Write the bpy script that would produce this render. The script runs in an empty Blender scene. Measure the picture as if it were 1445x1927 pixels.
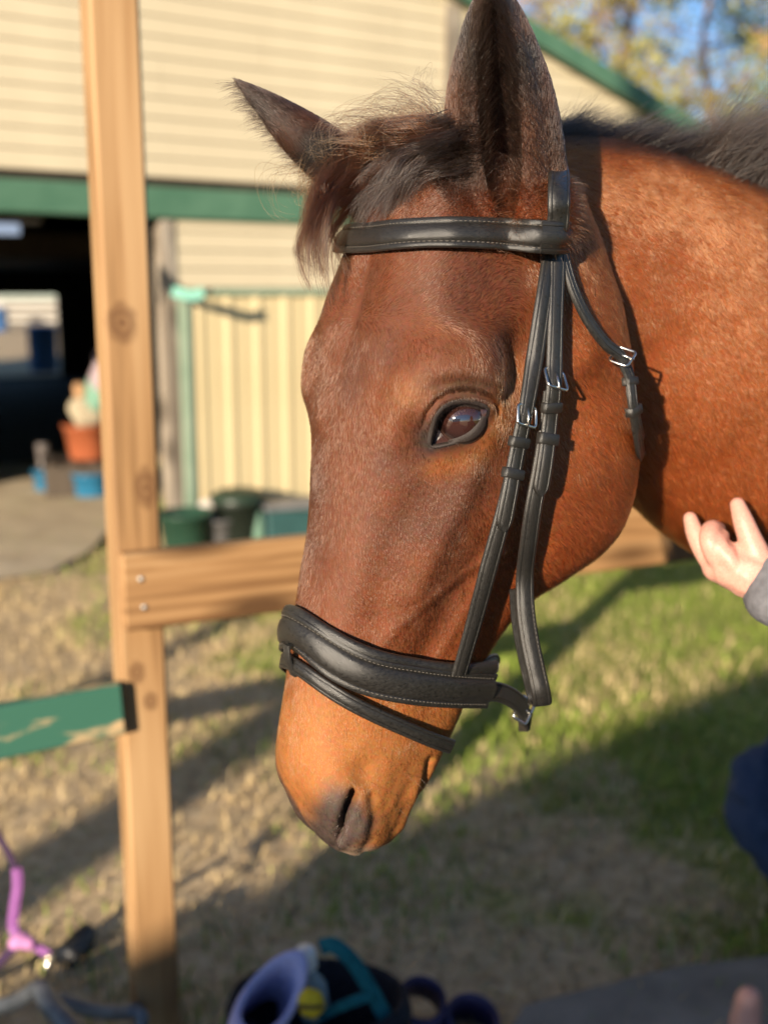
import bpy, bmesh, math, random
import numpy as np
from mathutils import Vector, Matrix
from mathutils.bvhtree import BVHTree
rng = np.random.default_rng(7)
random.seed(7)
scene = bpy.context.scene
COL = scene.collection

# ------------------------------------------------------------------ camera
FPX, CX, CY = 2070.0, 722.5, 963.5          # focal length and centre in photo pixels (1445 x 1927)
PITCH = math.atan((963.5 - 550.0) / FPX)
CAM = np.array([0.0, 0.0, 1.55])
cd = bpy.data.cameras.new('camera'); cam = bpy.data.objects.new('camera', cd); COL.objects.link(cam)
cam.location = CAM; cam.rotation_euler = (math.pi / 2 - PITCH, 0, 0)
cd.sensor_fit = 'VERTICAL'; cd.sensor_height = 24.0; cd.lens = 24.0 * FPX / 1927.0
cd.clip_start = 0.02; cd.clip_end = 400
cd.dof.use_dof = True; cd.dof.focus_distance = 0.93
cd.dof.aperture_fstop = (cd.lens / 1000.0) / 0.0120
scene.camera = cam

# ------------------------------------------------------------------ light
SUN_AZ, SUN_EL = math.radians(26), math.radians(13.0)     # light travels towards +Y, swung 26 deg to +X
SDIR = np.array([math.sin(SUN_AZ) * math.cos(SUN_EL), math.cos(SUN_AZ) * math.cos(SUN_EL), -math.sin(SUN_EL)])
sd = bpy.data.lights.new('sun', 'SUN'); sun = bpy.data.objects.new('sun', sd); COL.objects.link(sun)
sd.energy = 5.0; sd.angle = math.radians(0.5); sd.color = (1.0, 0.85, 0.66)
sun.rotation_euler = Vector(SDIR).to_track_quat('-Z', 'Y').to_euler()
sun.location = (-4, -9, 6)
W = bpy.data.worlds.new('World'); scene.world = W; W.use_nodes = True
nt = W.node_tree
sky = nt.nodes.new('ShaderNodeTexSky'); sky.sky_type = 'NISHITA'; sky.sun_disc = False
sky.sun_elevation = SUN_EL
sky.sun_rotation = math.atan2(-SDIR[0], -SDIR[1])
sky.air_density = 0.8; sky.dust_density = 0.1; sky.ozone_density = 3.0
nt.links.new(sky.outputs[0], nt.nodes['Background'].inputs[0])
nt.nodes['Background'].inputs[1].default_value = 0.075
scene.view_settings.view_transform = 'Standard'; scene.view_settings.look = 'None'
scene.view_settings.gamma = 1.0; scene.view_settings.exposure = 1.25
scene.render.engine = 'CYCLES'
scene.cycles.use_denoising = True
scene.cycles.max_bounces = 8; scene.cycles.transparent_max_bounces = 12
scene.cycles_curves.shape = 'RIBBONS'

# ------------------------------------------------------------------ helpers
def pray(px, py):
    u = (px - CX) / FPX; v = -(py - CY) / FPX
    c, s = math.cos(PITCH), math.sin(PITCH)
    return np.array([u, c + v * s, -s + v * c])
def at(px, py, Y):
    r = pray(px, py); return CAM + r * (Y / r[1])
def onground(px, py, z=0.0):
    r = pray(px, py); return CAM + r * ((z - CAM[2]) / r[2])
def proj(P):
    P = np.atleast_2d(P) - CAM
    c, s = math.cos(PITCH), math.sin(PITCH)
    f = P[:, 1] * c - P[:, 2] * s; up = P[:, 1] * s + P[:, 2] * c
    return np.stack([CX + FPX * P[:, 0] / f, CY - FPX * up / f], 1)

def mat(name, color=(.5, .5, .5), rough=.6, metallic=0.0, spec=.5):
    m = bpy.data.materials.new(name); m.use_nodes = True
    b = m.node_tree.nodes['Principled BSDF']
    b.inputs['Base Color'].default_value = (*color, 1); b.inputs['Roughness'].default_value = rough
    b.inputs['Metallic'].default_value = metallic; b.inputs['Specular IOR Level'].default_value = spec
    return m
def N(m, kind, **kw):
    n = m.node_tree.nodes.new(kind)
    for k, v in kw.items():
        if k in n.inputs: n.inputs[k].default_value = v
        else: setattr(n, k, v)
    return n
def L(m, a, b): m.node_tree.links.new(a, b)
def bsdf(m): return m.node_tree.nodes['Principled BSDF']
def ramp(m, src, stops):
    r = N(m, 'ShaderNodeValToRGB'); e = r.color_ramp.elements
    while len(e) < len(stops): e.new(0.5)
    for i, (p, c) in enumerate(stops):
        e[i].position = p; e[i].color = (*c, 1) if len(c) == 3 else c
    L(m, src, r.inputs[0]); return r

def mesh_obj(name, V, F, m=None, parent=None, smooth=True):
    me = bpy.data.meshes.new(name)
    me.from_pydata([tuple(map(float, v)) for v in V], [], [tuple(int(i) for i in f) for f in F])
    if smooth: me.polygons.foreach_set('use_smooth', np.ones(len(me.polygons), bool))
    me.update()
    o = bpy.data.objects.new(name, me); COL.objects.link(o)
    if m: me.materials.append(m)
    if parent: o.parent = parent
    return o
def empty(name, loc=(0, 0, 0), rotz=0.0):
    o = bpy.data.objects.new(name, None); COL.objects.link(o); o.location = loc; o.rotation_euler = (0, 0, rotz)
    o.empty_display_size = .1
    return o
def tag(o, label=None, cat=None, group=None, kind=None):
    if label: o['label'] = label
    if cat: o['category'] = cat
    if group: o['group'] = group
    if kind: o['kind'] = kind
    return o
def grid_faces(nu, nv, wrap_v=False, wrap_u=False, base=0):
    F = []
    for i in range(nu if wrap_u else nu - 1):
        for j in range(nv if wrap_v else nv - 1):
            a = i * nv + j; b = i * nv + (j + 1) % nv
            c = ((i + 1) % nu) * nv + (j + 1) % nv; d = ((i + 1) % nu) * nv + j
            F.append((base + a, base + b, base + c, base + d))
    return F
def cr(t, P, T):
    """non-uniform cubic (Catmull-Rom style) through P at knots T, evaluated at t"""
    P = np.asarray(P, float); T = np.asarray(T, float); t = np.asarray(t, float)
    n = len(T)
    M = np.zeros_like(P)
    sh = (-1,) + (1,) * (P.ndim - 1)
    d = np.diff(P, axis=0) / np.diff(T).reshape(sh)
    M[0] = d[0]; M[-1] = d[-1]
    w0 = np.diff(T)[1:].reshape(sh); w1 = np.diff(T)[:-1].reshape(sh)
    if n > 2: M[1:-1] = (d[:-1] * w0 + d[1:] * w1) / (w0 + w1)
    i = np.clip(np.searchsorted(T, t, side='right') - 1, 0, n - 2)
    h = (T[i + 1] - T[i]); x = ((t - T[i]) / h)
    sh2 = (-1,) + (1,) * (P.ndim - 1)
    h = h.reshape(sh2); x = x.reshape(sh2)
    return ((2 * x**3 - 3 * x**2 + 1) * P[i] + (x**3 - 2 * x**2 + x) * h * M[i]
            + (-2 * x**3 + 3 * x**2) * P[i + 1] + (x**3 - x**2) * h * M[i + 1])
def resample(P, n):
    P = np.asarray(P, float)
    T = np.concatenate([[0], np.cumsum(np.linalg.norm(np.diff(P, axis=0), axis=1))])
    fine = cr(np.linspace(0, T[-1], max(200, n * 4)), P, T)
    L2 = np.concatenate([[0], np.cumsum(np.linalg.norm(np.diff(fine, axis=0), axis=1))])
    t = np.linspace(0, L2[-1], n)
    return np.stack([np.interp(t, L2, fine[:, k]) for k in range(fine.shape[1])], 1)
def unit(v):
    v = np.asarray(v, float); return v / (np.linalg.norm(v, axis=-1, keepdims=True) + 1e-12)
def tube(P, R, seg=10, cap=True):
    """round tube along P with radii R -> V, F"""
    P = np.asarray(P, float); n = len(P); R = np.broadcast_to(np.asarray(R, float), (n,))
    T = unit(np.gradient(P, axis=0))
    up = np.array([0, 0, 1.0]) if abs(T[0][2]) < .9 else np.array([1.0, 0, 0])
    V = []; a = unit(np.cross(T[0], up))
    for i in range(n):
        a = unit(a - T[i] * np.dot(a, T[i])); b = np.cross(T[i], a)
        for k in range(seg):
            q = 2 * math.pi * k / seg
            V.append(P[i] + R[i] * (a * math.cos(q) + b * math.sin(q)))
    F = grid_faces(n, seg, wrap_v=True)
    if cap: F += [tuple(range(seg))[::-1], tuple((n - 1) * seg + k for k in range(seg))]
    return V, F
class MB:
    """collects pieces of one part into one mesh"""
    def __init__(s): s.V = []; s.F = []
    def add(s, V, F):
        b = len(s.V); s.V += [tuple(v) for v in V]; s.F += [tuple(i + b for i in f) for f in F]; return s
    def tube(s, P, R, seg=10): return s.add(*tube(P, R, seg))
    def box(s, c, size, rz=0.0, bev=0.0, M=None):
        bm = bmesh.new(); bmesh.ops.create_cube(bm, size=1.0)
        for v in bm.verts: v.co = Vector((v.co.x * size[0], v.co.y * size[1], v.co.z * size[2]))
        if bev: bmesh.ops.bevel(bm, geom=bm.edges[:], offset=bev, segments=1, affect='EDGES', profile=.5)
        R = M if M is not None else Matrix.Rotation(rz, 4, 'Z')
        bm.verts.index_update()
        V = [tuple(R @ v.co + Vector(c)) for v in bm.verts]; F = [[v.index for v in f.verts] for f in bm.faces]
        bm.free(); return s.add(V, F)
    def build(s, name, m, parent=None, smooth=True): return mesh_obj(name, s.V, s.F, m, parent, smooth)
def lin(*c): return np.array([((x / 255.0 + .055) / 1.055)**2.4 if x > 10 else x / 255.0 / 12.92 for x in c])
def sst(x, a, b):
    t = np.clip((np.asarray(x, float) - a) / (b - a), 0, 1); return t * t * (3 - 2 * t)
# ------------------------------------------------------------------ horse: head frame
PHI, TAU = math.radians(57), math.radians(10.5)
FH = np.array([-math.sin(PHI), -math.cos(PHI), 0.0])
UL = np.array([math.cos(PHI), -math.sin(PHI), 0.0])                    # the horse's left
US = FH * math.sin(TAU) + np.array([0, 0, -math.cos(TAU)])             # down the face
UD = FH * math.cos(TAU) + np.array([0, 0, math.sin(TAU)])              # out of the forehead
EYE_W = at(858, 790, 0.925)
EYE_L = np.array([0.098, -0.052, 0.0])
HM = np.stack([UL, UD, US], 1)                                         # local (l,d,s) -> world
HO = EYE_W - HM @ EYE_L
def h2w(p): return np.asarray(p, float) @ HM.T + HO
def w2h(p): return (np.asarray(p, float) - HO) @ HM

ST = [  # s, then (l,d) from the dorsal midline to the ventral midline
 (-.235, [(0,-.062),(.024,-.064),(.044,-.078),(.056,-.12),(.050,-.17),(.032,-.20),(0,-.21)]),
 (-.175, [(0,-.014),(.032,-.017),(.064,-.034),(.080,-.090),(.082,-.16),(.060,-.225),(0,-.245)]),
 (-.110, [(0,-.001),(.042,-.004),(.082,-.022),(.098,-.074),(.099,-.150),(.084,-.240),(0,-.272)]),
 (-.050, [(0,.007),(.044,.003),(.092,-.017),(.108,-.056),(.101,-.145),(.096,-.255),(0,-.298)]),
 ( .000, [(0,.010),(.044,.005),(.086,-.014),(.103,-.056),(.098,-.150),(.099,-.268),(0,-.312)]),
 ( .050, [(0,.006),(.038,.001),(.068,-.018),(.090,-.062),(.098,-.152),(.099,-.274),(0,-.320)]),
 ( .105, [(0,.004),(.032,-.001),(.055,-.020),(.078,-.066),(.092,-.144),(.093,-.254),(0,-.302)]),
 ( .165, [(0,.005),(.029,.000),(.048,-.018),(.066,-.062),(.074,-.118),(.068,-.192),(0,-.222)]),
 ( .225, [(0,.007),(.027,.002),(.044,-.016),(.057,-.055),(.062,-.104),(.056,-.160),(0,-.184)]),
 ( .285, [(0,.006),(.027,.001),(.044,-.016),(.056,-.050),(.060,-.095),(.052,-.144),(0,-.164)]),
 ( .330, [(0,.001),(.031,-.004),(.050,-.020),(.060,-.050),(.060,-.088),(.049,-.131),(0,-.148)]),
 ( .368, [(0,-.014),(.032,-.018),(.051,-.031),(.060,-.056),(.056,-.086),(.040,-.118),(0,-.130)]),
 ( .405, [(0,-.042),(.026,-.045),(.043,-.053),(.049,-.068),(.044,-.088),(.030,-.105),(0,-.112)]),
 ( .422, [(0,-.066),(.012,-.067),(.021,-.070),(.024,-.077),(.021,-.085),(.012,-.091),(0,-.093)]),
]
def head_loft():
    S = np.array([a for a, _ in ST]); P = np.array([b for _, b in ST])            # (n,7,2)
    full = np.concatenate([P, P[:, 5:0:-1] * np.array([-1, 1])], 1)               # (n,12,2)
    s = np.concatenate([np.linspace(S[0], .36, 120), np.linspace(.363, S[-1], 30)])
    G = cr(s, full, S)                                                             # (m,12,2)
    # periodic spline around
    k = 12; ext = np.concatenate([G[:, -3:], G, G[:, :4]], 1)
    tt = np.linspace(0, k, 160, endpoint=False)
    R = cr(tt, np.swapaxes(ext, 0, 1), np.arange(-3, k + 4))                       # (160,m,2)
    R = np.swapaxes(R, 0, 1)
    V = np.concatenate([R, np.broadcast_to(s[:, None, None], R.shape[:2] + (1,))], 2).reshape(-1, 3)
    F = grid_faces(len(s), 160, wrap_v=True)
    F += [tuple(range(160))[::-1], tuple((len(s) - 1) * 160 + j for j in range(160))]
    return h2w(V), F

def sec_loft(C, UP, TH, hu, ht, shape=2.2, n=140, seg=96, roll=None):
    """loft of superellipse sections: centres C, up vectors UP, half heights hu, half thickness ht (per key), egg by shape"""
    C = np.asarray(C, float); T = np.concatenate([[0], np.cumsum(np.linalg.norm(np.diff(C, axis=0), axis=1))])
    t = np.linspace(0, T[-1], n)
    c = cr(t, C, T); h = cr(t, np.asarray(hu, float)[:, None], T)[:, 0]; w = cr(t, np.asarray(ht, float)[:, None], T)[:, 0]
    tan = unit(np.gradient(c, axis=0)); up = cr(t, np.asarray(UP, float), T); up = unit(up - tan * (up * tan).sum(1, keepdims=True))
    sd_ = np.cross(tan, up); V = []
    for i in range(n):
        for k in range(seg):
            q = 2 * math.pi * k / seg; cs, sn = math.cos(q), math.sin(q)
            e = 2.0 / shape
            a = math.copysign(abs(cs) ** e, cs); b = math.copysign(abs(sn) ** e, sn)
            wid = w[i] * (1.0 - .22 * a * (a > 0))           # thinner towards the crest
            V.append(c[i] + up[i] * h[i] * a + sd_[i] * wid * b)
    F = grid_faces(n, seg, wrap_v=True); F += [tuple(range(seg))[::-1], tuple((n - 1) * seg + j for j in range(seg))]
    return V, F

NECK_C = [(.115,1.115,1.585), (.215,1.165,1.558), (.335,1.205,1.498), (.445,1.245,1.438), (.64,1.33,1.35), (.88,1.45,1.20)]
NECK_H = [.118, .150, .177, .198, .240, .36]
NECK_W = [.070, .078, .082, .088, .120, .19]
NECK_UP = [(-.25,0,1), (-.1,0,1), (.12,0,1), (.2,0,1), (.35,0,1), (.35,0,1)]
def neck_loft(): return sec_loft(NECK_C, NECK_UP, None, NECK_H, NECK_W)

def ear(base, tip, side, open_dir, Lw, bend=0.0, turn=(0, 0)):
    """cupped ear from base to tip (world); open_dir = where the opening looks"""
    base = np.asarray(base, float); tip = np.asarray(tip, float)
    ax = unit(tip - base); Ln = np.linalg.norm(tip - base)
    o = unit(np.asarray(open_dir, float) - ax * np.dot(open_dir, ax)); x = np.cross(ax, o)
    n = 60; V = []; seg_o = 34
    hs = np.linspace(0, 1, n)
    wk = [0, .12, .3, .5, .7, .85, .95, 1.0]
    wid = cr(hs, np.array([1.02, 1.06, 1.03, .93, .73, .45, .20, .06])[:, None], np.array(wk))[:, 0] * Lw
    opn = cr(hs, np.array([.05, .14, .32, .42, .48, .5, .5, .5])[:, None], np.array(wk))[:, 0]   # half opening (rad)
    thick = np.interp(hs, [0, .5, 1], [.009, .0055, .003])
    for i in range(n):
        h = hs[i]
        c = base + ax * Ln * h + o * (bend * 4 * h * (1 - h)) 
        r = wid[i]; ho = opn[i]
        ang = np.linspace(ho, 2 * math.pi - ho, seg_o)
        dep = .80 if h < .5 else .80 - .1 * (h - .5)
        for a in ang:
            V.append(c + o * math.cos(a) * r * dep + x * math.sin(a) * r)
        ri = max(r - thick[i], r * .35)
        for a in ang[::-1]:
            V.append(c + o * math.cos(a) * ri * dep + x * math.sin(a) * ri)
    m = seg_o * 2
    F = grid_faces(n, m, wrap_v=True); F += [tuple(range(m))[::-1], tuple((n - 1) * m + j for j in range(m))]
    return V, F
EAR_N = dict(base=h2w((.058, -.108, -.158)), tip=at(926, -55, .995), side=1, open_dir=(-.12, -1, .0), Lw=.0525, bend=-.004)
EAR_F = dict(base=h2w((-.056, -.108, -.165)), tip=at(442, 150, 1.055), side=-1, open_dir=(-.75, .35, -.75), Lw=.036, bend=.0)

def ellipsoid(c, r, R=None, nu=24, nv=32):
    V = []
    for i in range(nu + 1):
        th = math.pi * i / nu
        for j in range(nv):
            q = 2 * math.pi * j / nv
            p = np.array([r[0] * math.sin(th) * math.cos(q), r[1] * math.sin(th) * math.sin(q), r[2] * math.cos(th)])
            V.append((R @ p if R is not None else p) + np.asarray(c))
    return V, grid_faces(nu + 1, nv, wrap_v=True)

def remesh(pieces, voxel, name):
    mb = MB()
    for V, F in pieces: mb.add(V, F)
    o = mb.build(name, None)
    md = o.modifiers.new('r', 'REMESH'); md.mode = 'VOXEL'; md.voxel_size = voxel; md.adaptivity = 0
    dg = bpy.context.evaluated_depsgraph_get(); dg.update()
    ev = o.evaluated_get(dg).to_mesh()
    nv = len(ev.vertices); co = np.empty(nv * 3); ev.vertices.foreach_get('co', co)
    faces = [tuple(p.vertices) for p in ev.polygons]
    ne = len(ev.edges); ed = np.empty(ne * 2, int); ev.edges.foreach_get('vertices', ed)
    o.evaluated_get(dg).to_mesh_clear()
    me = o.data; bpy.data.objects.remove(o); bpy.data.meshes.remove(me)
    return co.reshape(-1, 3), faces, ed.reshape(-1, 2)
def smooth(co, ed, it, w=None, lam=.5):
    n = len(co); deg = np.bincount(ed.ravel(), minlength=n)[:, None]
    for _ in range(it):
        acc = np.stack([np.bincount(ed[:, 0], co[ed[:, 1], k], n) + np.bincount(ed[:, 1], co[ed[:, 0], k], n) for k in range(3)], 1)
        d = acc / np.maximum(deg, 1) - co
        co = co + lam * (d if w is None else d * w[:, None])
    return co
def vnormals(co, faces):
    f = np.array([q if len(q) == 4 else (*q, q[-1]) for q in faces])
    n = np.cross(co[f[:, 2]] - co[f[:, 0]], co[f[:, 3]] - co[f[:, 1]])
    out = np.zeros_like(co)
    for k in range(4):
        for c in range(3): out[:, c] += np.bincount(f[:, k], n[:, c], len(co))
    return unit(out)

hc, hf, he = remesh([head_loft(), neck_loft(), ear(**EAR_N), ear(**EAR_F)], .0022, 'tmp')
hl = w2h(hc)
earmask = 1.0 * ((hl[:, 2] < -.20) & (hl[:, 1] > -.17))
hc = smooth(hc, he, 4)
hl = w2h(hc)
# blend the head into the neck and the ears into the poll
jb = np.exp(-((hl[:, 2] + .19) / .035)**2) 
hc = smooth(hc, he, 30, np.clip(jb * .9, 0, 1))
hl = w2h(hc); al = np.abs(hl[:, 0]); nrm = vnormals(hc, hf)
def g3(c, r):
    """gaussian blob on both sides, radii r"""
    r = np.broadcast_to(np.asarray(r, float), (3,))
    return np.exp(-(((al - c[0]) / r[0])**2 + ((hl[:, 1] - c[1]) / r[1])**2 + ((hl[:, 2] - c[2]) / r[2])**2))
def gline(P, rad):
    """ridge along a polyline on both sides"""
    q = np.stack([al, hl[:, 1], hl[:, 2]], 1); P = resample(P, 24); best = np.full(len(q), 9.0)
    for p in P: best = np.minimum(best, ((q - p)**2).sum(1))
    return np.exp(-best / rad**2)
D = np.zeros(len(hc))
D += .0085 * gline([(.088,-.004,-.012),(.094,-.014,-.040),(.108,-.048,-.052),(.110,-.076,-.045)], .024)   # rim of the socket
D += .0030 * gline([(.100,-.030,-.040),(.110,-.060,-.038),(.110,-.082,-.030)], .011)
D -= .0030 * g3((.085, -.030, .035), (.03, .014, .016))
D -= .0130 * g3((.098, -.105, -.060), (.03, .022, .034))         # hollow behind the brow
D += .0040 * gline([(.106,-.092,.004),(.104,-.135,-.030),(.100,-.18,-.07)], .018)   # cheek arch
D += .0040 * gline([(.094,-.080,.045),(.080,-.072,.105),(.068,-.062,.155)], .013)   # facial crest
D -= .0030 * gline([(.088,-.045,.055),(.064,-.034,.115),(.052,-.032,.18)], .016)
D -= .0050 * gline([(.086,-.120,.110),(.072,-.100,.165),(.061,-.088,.215)], .018)   # hollow before the cheek
D += .0050 * g3((.098, -.20, .03), (.04, .06, .06))              # cheek muscle
D += .0017 * gline([(.088,-.135,.110),(.073,-.090,.150),(.060,-.050,.19),(.050,-.03,.235)], .006)  # face vein
D += .0013 * gline([(.088,-.135,.110),(.076,-.120,.170),(.062,-.10,.225)], .006)
D -= .0045 * g3((.0, .01, -.075), (.011, .03, .045))             # dip down the forehead
D += .0045 * g3((.045, .0, -.08), (.022, .03, .05))
# nostril
D += .0055 * g3((.044, -.024, .350), (.02, .014, .022))
D += .0060 * g3((.056, -.050, .375), (.02, .010, .022))
D -= .0040 * g3((.056, -.044, .322), (.02, .014, .016))
# mouth and chin
MOUTH = [(.056,-.116,.318),(.053,-.118,.345),(.044,-.118,.378),(.028,-.108,.402)]
D -= .0070 * gline(MOUTH, .0045)
D += .0030 * gline([(.056,-.106,.340),(.049,-.108,.375),(.030,-.096,.404)], .008)
D += .0060 * g3((.012, -.135, .355), (.025, .014, .024))
# whole-surface unevenness of bone and muscle
def vnoise(P, cell, seed=0):
    """smooth value noise in 3-D, -1..1"""
    q = np.asarray(P, float) / cell + 1000.0; i = np.floor(q).astype(np.int64); f = q - i; f = f * f * (3 - 2 * f)
    def hsh(a, b, c):
        h = (a * 374761393 + b * 668265263 + c * 2147483647 + seed * 974711) & 0xffffffff
        h = ((h ^ (h >> 13)) * 1274126177) & 0xffffffff
        return ((h ^ (h >> 16)) & 0xffff) / 32767.5 - 1
    r = 0
    for dx in (0, 1):
        for dy in (0, 1):
            for dz in (0, 1):
                w = (f[:, 0] if dx else 1 - f[:, 0]) * (f[:, 1] if dy else 1 - f[:, 1]) * (f[:, 2] if dz else 1 - f[:, 2])
                r = r + w * hsh(i[:, 0] + dx, i[:, 1] + dy, i[:, 2] + dz)
    return r
D += .0009 * vnoise(hc, .011, 8) * sst(hl[:, 2], .28, .36) + .0012 * vnoise(hc, .035, 3) + .0022 * vnoise(hc, .08, 5)
hc = hc + nrm * D[:, None]
hc = smooth(hc, he, 2)
# ---- eye and nostril openings, drawn once and mirrored through the head's own midline
def mirpx(P):
    q = w2h(P); q[:, 0] = np.abs(q[:, 0]); return proj(h2w(q)), q
def inpoly(P, poly):
    poly = np.asarray(poly, float); x, y = P[:, 0], P[:, 1]; r = np.zeros(len(P), bool); j = len(poly) - 1
    for i in range(len(poly)):
        xi, yi = poly[i]; xj, yj = poly[j]
        r ^= ((yi > y) != (yj > y)) & (x < (xj - xi) * (y - yi) / (yj - yi + 1e-12) + xi); j = i
    return r
def polydist(P, poly, closed=True):
    poly = np.asarray(poly, float); best = np.full(len(P), 1e9)
    for i in range(len(poly) - (0 if closed else 1)):
        a = poly[i]; b = poly[(i + 1) % len(poly)]; ab = b - a
        t = np.clip(((P - a) @ ab) / (ab @ ab), 0, 1); best = np.minimum(best, np.linalg.norm(P - a - t[:, None] * ab, axis=1))
    return best
EYEPX = np.array([(812,839),(817,812),(825,786),(837,771),(853,763),(871,760),(889,762),(903,767),(914,772),(909,788),(898,804),(882,818),(864,827),(846,832),(829,836)], float)
EYE_R = .0250
EYE_OUT = unit(np.array([.86, .46, -.10]))                    # where the eye looks, head frame
EYE_C = w2h(at(864, 790, .925 + .0195))
mp, ml = mirpx(hc)
nearhead = (ml[:, 2] > -.08) & (ml[:, 2] < .08) & (ml[:, 1] > -.12)
ins = inpoly(mp, EYEPX) & nearhead; dist = polydist(mp, EYEPX)
push = np.where(ins, np.clip(dist / 10, 0, 1) * .014 + .002, 0) 
sgn = np.sign(hl[:, 0]); inw = np.stack([EYE_OUT[0] * sgn, np.full(len(hc), EYE_OUT[1]), np.full(len(hc), EYE_OUT[2])], 1) @ HM.T
hc = hc - inw * push[:, None]
upl = sst(EYEPX[:, 1].mean() + .15 * (EYEPX[:, 0].mean() - mp[:, 0]) - mp[:, 1], -5, 20)
rim = np.where(~ins & nearhead, np.exp(-(dist / 16)**2) * .0014 + upl * (np.exp(-((dist - 13) / 6)**2) * .0026 - np.exp(-((dist - 24) / 4)**2) * .0026 + np.exp(-((dist - 34) / 7)**2) * .0018) , 0)
hc = hc + inw * rim[:, None]
NOSTPX = np.array([(662,1484),(672,1490),(674,1502),(666,1520),(655,1541),(646,1562),(639,1582),(633,1584),(633,1566),(637,1546),(645,1522),(653,1500)], float)
low = (ml[:, 2] > .30) & (ml[:, 1] > -.09)
ins = inpoly(mp, NOSTPX) & low; dist = polydist(mp, NOSTPX)
hc = hc - nrm * (np.where(ins, np.clip(dist / 5, 0, 1) * .016 + .004, 0))[:, None]
hc = hc + nrm * (np.where(~ins & low, np.exp(-((dist - 11) / 9)**2) * .0014, 0))[:, None]
gro = polydist(mp, [(700,1500),(703,1540),(697,1580),(684,1604)], False)
hc = hc - nrm * (np.where(low, np.exp(-(gro / 9)**2) * .0022, 0))[:, None]
nrm = vnormals(hc, hf)
# ------------------------------------------------------------------ coat colour (pigment only), by place on the horse
NECK_AX = resample(NECK_C, 80)
def coat(P):
    """linear rgb pigment, and masks, for world points"""
    px, q = mirpx(P); l, d, s = q[:, 0], q[:, 1], q[:, 2]
    head = sst(d, -.36, -.31) * sst(s, -.24, -.19)
    bay = lin(128, 66, 29); dark = lin(82, 48, 33); tan = lin(166, 108, 56); red = lin(118, 60, 27)
    grey = lin(64, 55, 51); black = lin(38, 29, 25); amber = lin(138, 82, 40)
    C = np.broadcast_to(bay, (len(P), 3)).copy()
    def mix(w, c): 
        nonlocal C
        w = np.clip(w, 0, 1)[:, None]; C = C * (1 - w) + np.asarray(c) * w
    n1 = vnoise(P, .03, 11); n2 = vnoise(P, .012, 12); n3 = vnoise(P, .06, 14)
    # front and upper face darker, cheek and jaw redder
    face = head * sst(d, -.19, -.07) * (1 - sst(s, .17, .29))
    mix(face * (.80 + .25 * n1), dark)
    mix(head * (1 - sst(d, -.20, -.13)) * .6, red)
    mix(head * sst(s + .02 * n1, .20, .31), tan)
    mix(head * sst(s, .10, .20) * .35, red)
    e = np.hypot(px[:, 0] - 770, (px[:, 1] - 738))
    mix(head * np.exp(-(e / 34)**2) * .55, amber)                               # tan spot in front of the eye
    e = polydist(px, [(815,880),(860,872),(905,845),(935,800),(950,740),(965,690)], False)
    mix(head * np.exp(-(e / 22)**2) * .6, amber)                              # tan under and behind the eye
    inn = inpoly(px, EYEPX); de = np.where(inn, 0, polydist(px, EYEPX))
    nearE = head * (s > -.1) * (s < .1)
    mix(nearE * np.exp(-(de / 13)**2), black)
    e = np.hypot((px[:, 0] - 800) / 24, (px[:, 1] - 826) / 36); mix(nearE * np.exp(-e**2) * .9, grey * .7)
    e = np.hypot((px[:, 0] - 870) / 70, (px[:, 1] - 728) / 20); mix(nearE * np.exp(-e**2) * .75, lin(84, 62, 48))
    # nostril skin
    e = np.hypot((px[:, 0] - 638) / 72, (px[:, 1] - 1556) / 84); mix(head * (s > .25) * sst(1.22 - e + .22 * n1 + .12 * n2, 0, .75) * .95, grey)
    e = np.hypot((px[:, 0] - 690) / 90, (px[:, 1] - 1625) / 34); mix(head * (s > .25) * sst(1.15 - e, 0, .5) * .8, lin(150, 128, 108))
    # ears
    ear_w = np.zeros(len(P)); ear_h = np.zeros(len(P))
    for E_ in (EAR_N, EAR_F):
        b_, t_ = np.asarray(E_['base'], float), np.asarray(E_['tip'], float); ln_ = np.linalg.norm(t_ - b_); ax_ = (t_ - b_) / ln_
        h_ = ((P - b_) @ ax_) / ln_; rd_ = np.linalg.norm(P - b_ - np.outer((P - b_) @ ax_, ax_), axis=1)
        w_ = sst(h_, .06, .30) * (rd_ < E_['Lw'] * 1.25); ear_h = np.where(w_ > ear_w, h_, ear_h); ear_w = np.maximum(ear_w, w_)
    mix(ear_w * (.94 + .12 * n1), lin(22, 16, 13))
    mix(sst(ear_h, .6, .95) * ear_w * .55, black)
    # crest of the neck
    k = np.argmin(((P[:, None, ::2] - NECK_AX[None, :, ::2])**2).sum(2), 1) if len(P) < 60000 else None
    if k is None:
        k = np.concatenate([np.argmin(((c[:, None, ::2] - NECK_AX[None, :, ::2])**2).sum(2), 1) for c in np.array_split(P, len(P) // 40000 + 1)])
    up = P[:, 2] - NECK_AX[k, 2]; hN = np.interp(k, np.linspace(0, 79, len(NECK_H)), NECK_H)
    mix((1 - head) * (1 - ear_w) * sst(up / hN, .84, .97) * .85, lin(52, 34, 25))
    mix((1 - head) * sst(P[:, 0], .28, .55) * .22, lin(138, 74, 35))
    C = C * (1 + (.05 + .05 * head) * n1 + .08 * n2 + .05 * n3)[:, None]
    return np.clip(C, .002, .9), dict(px=px, q=q, head=head, ear=ear_w, inn=inn, de=de, upn=up / hN, k=k)

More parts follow.
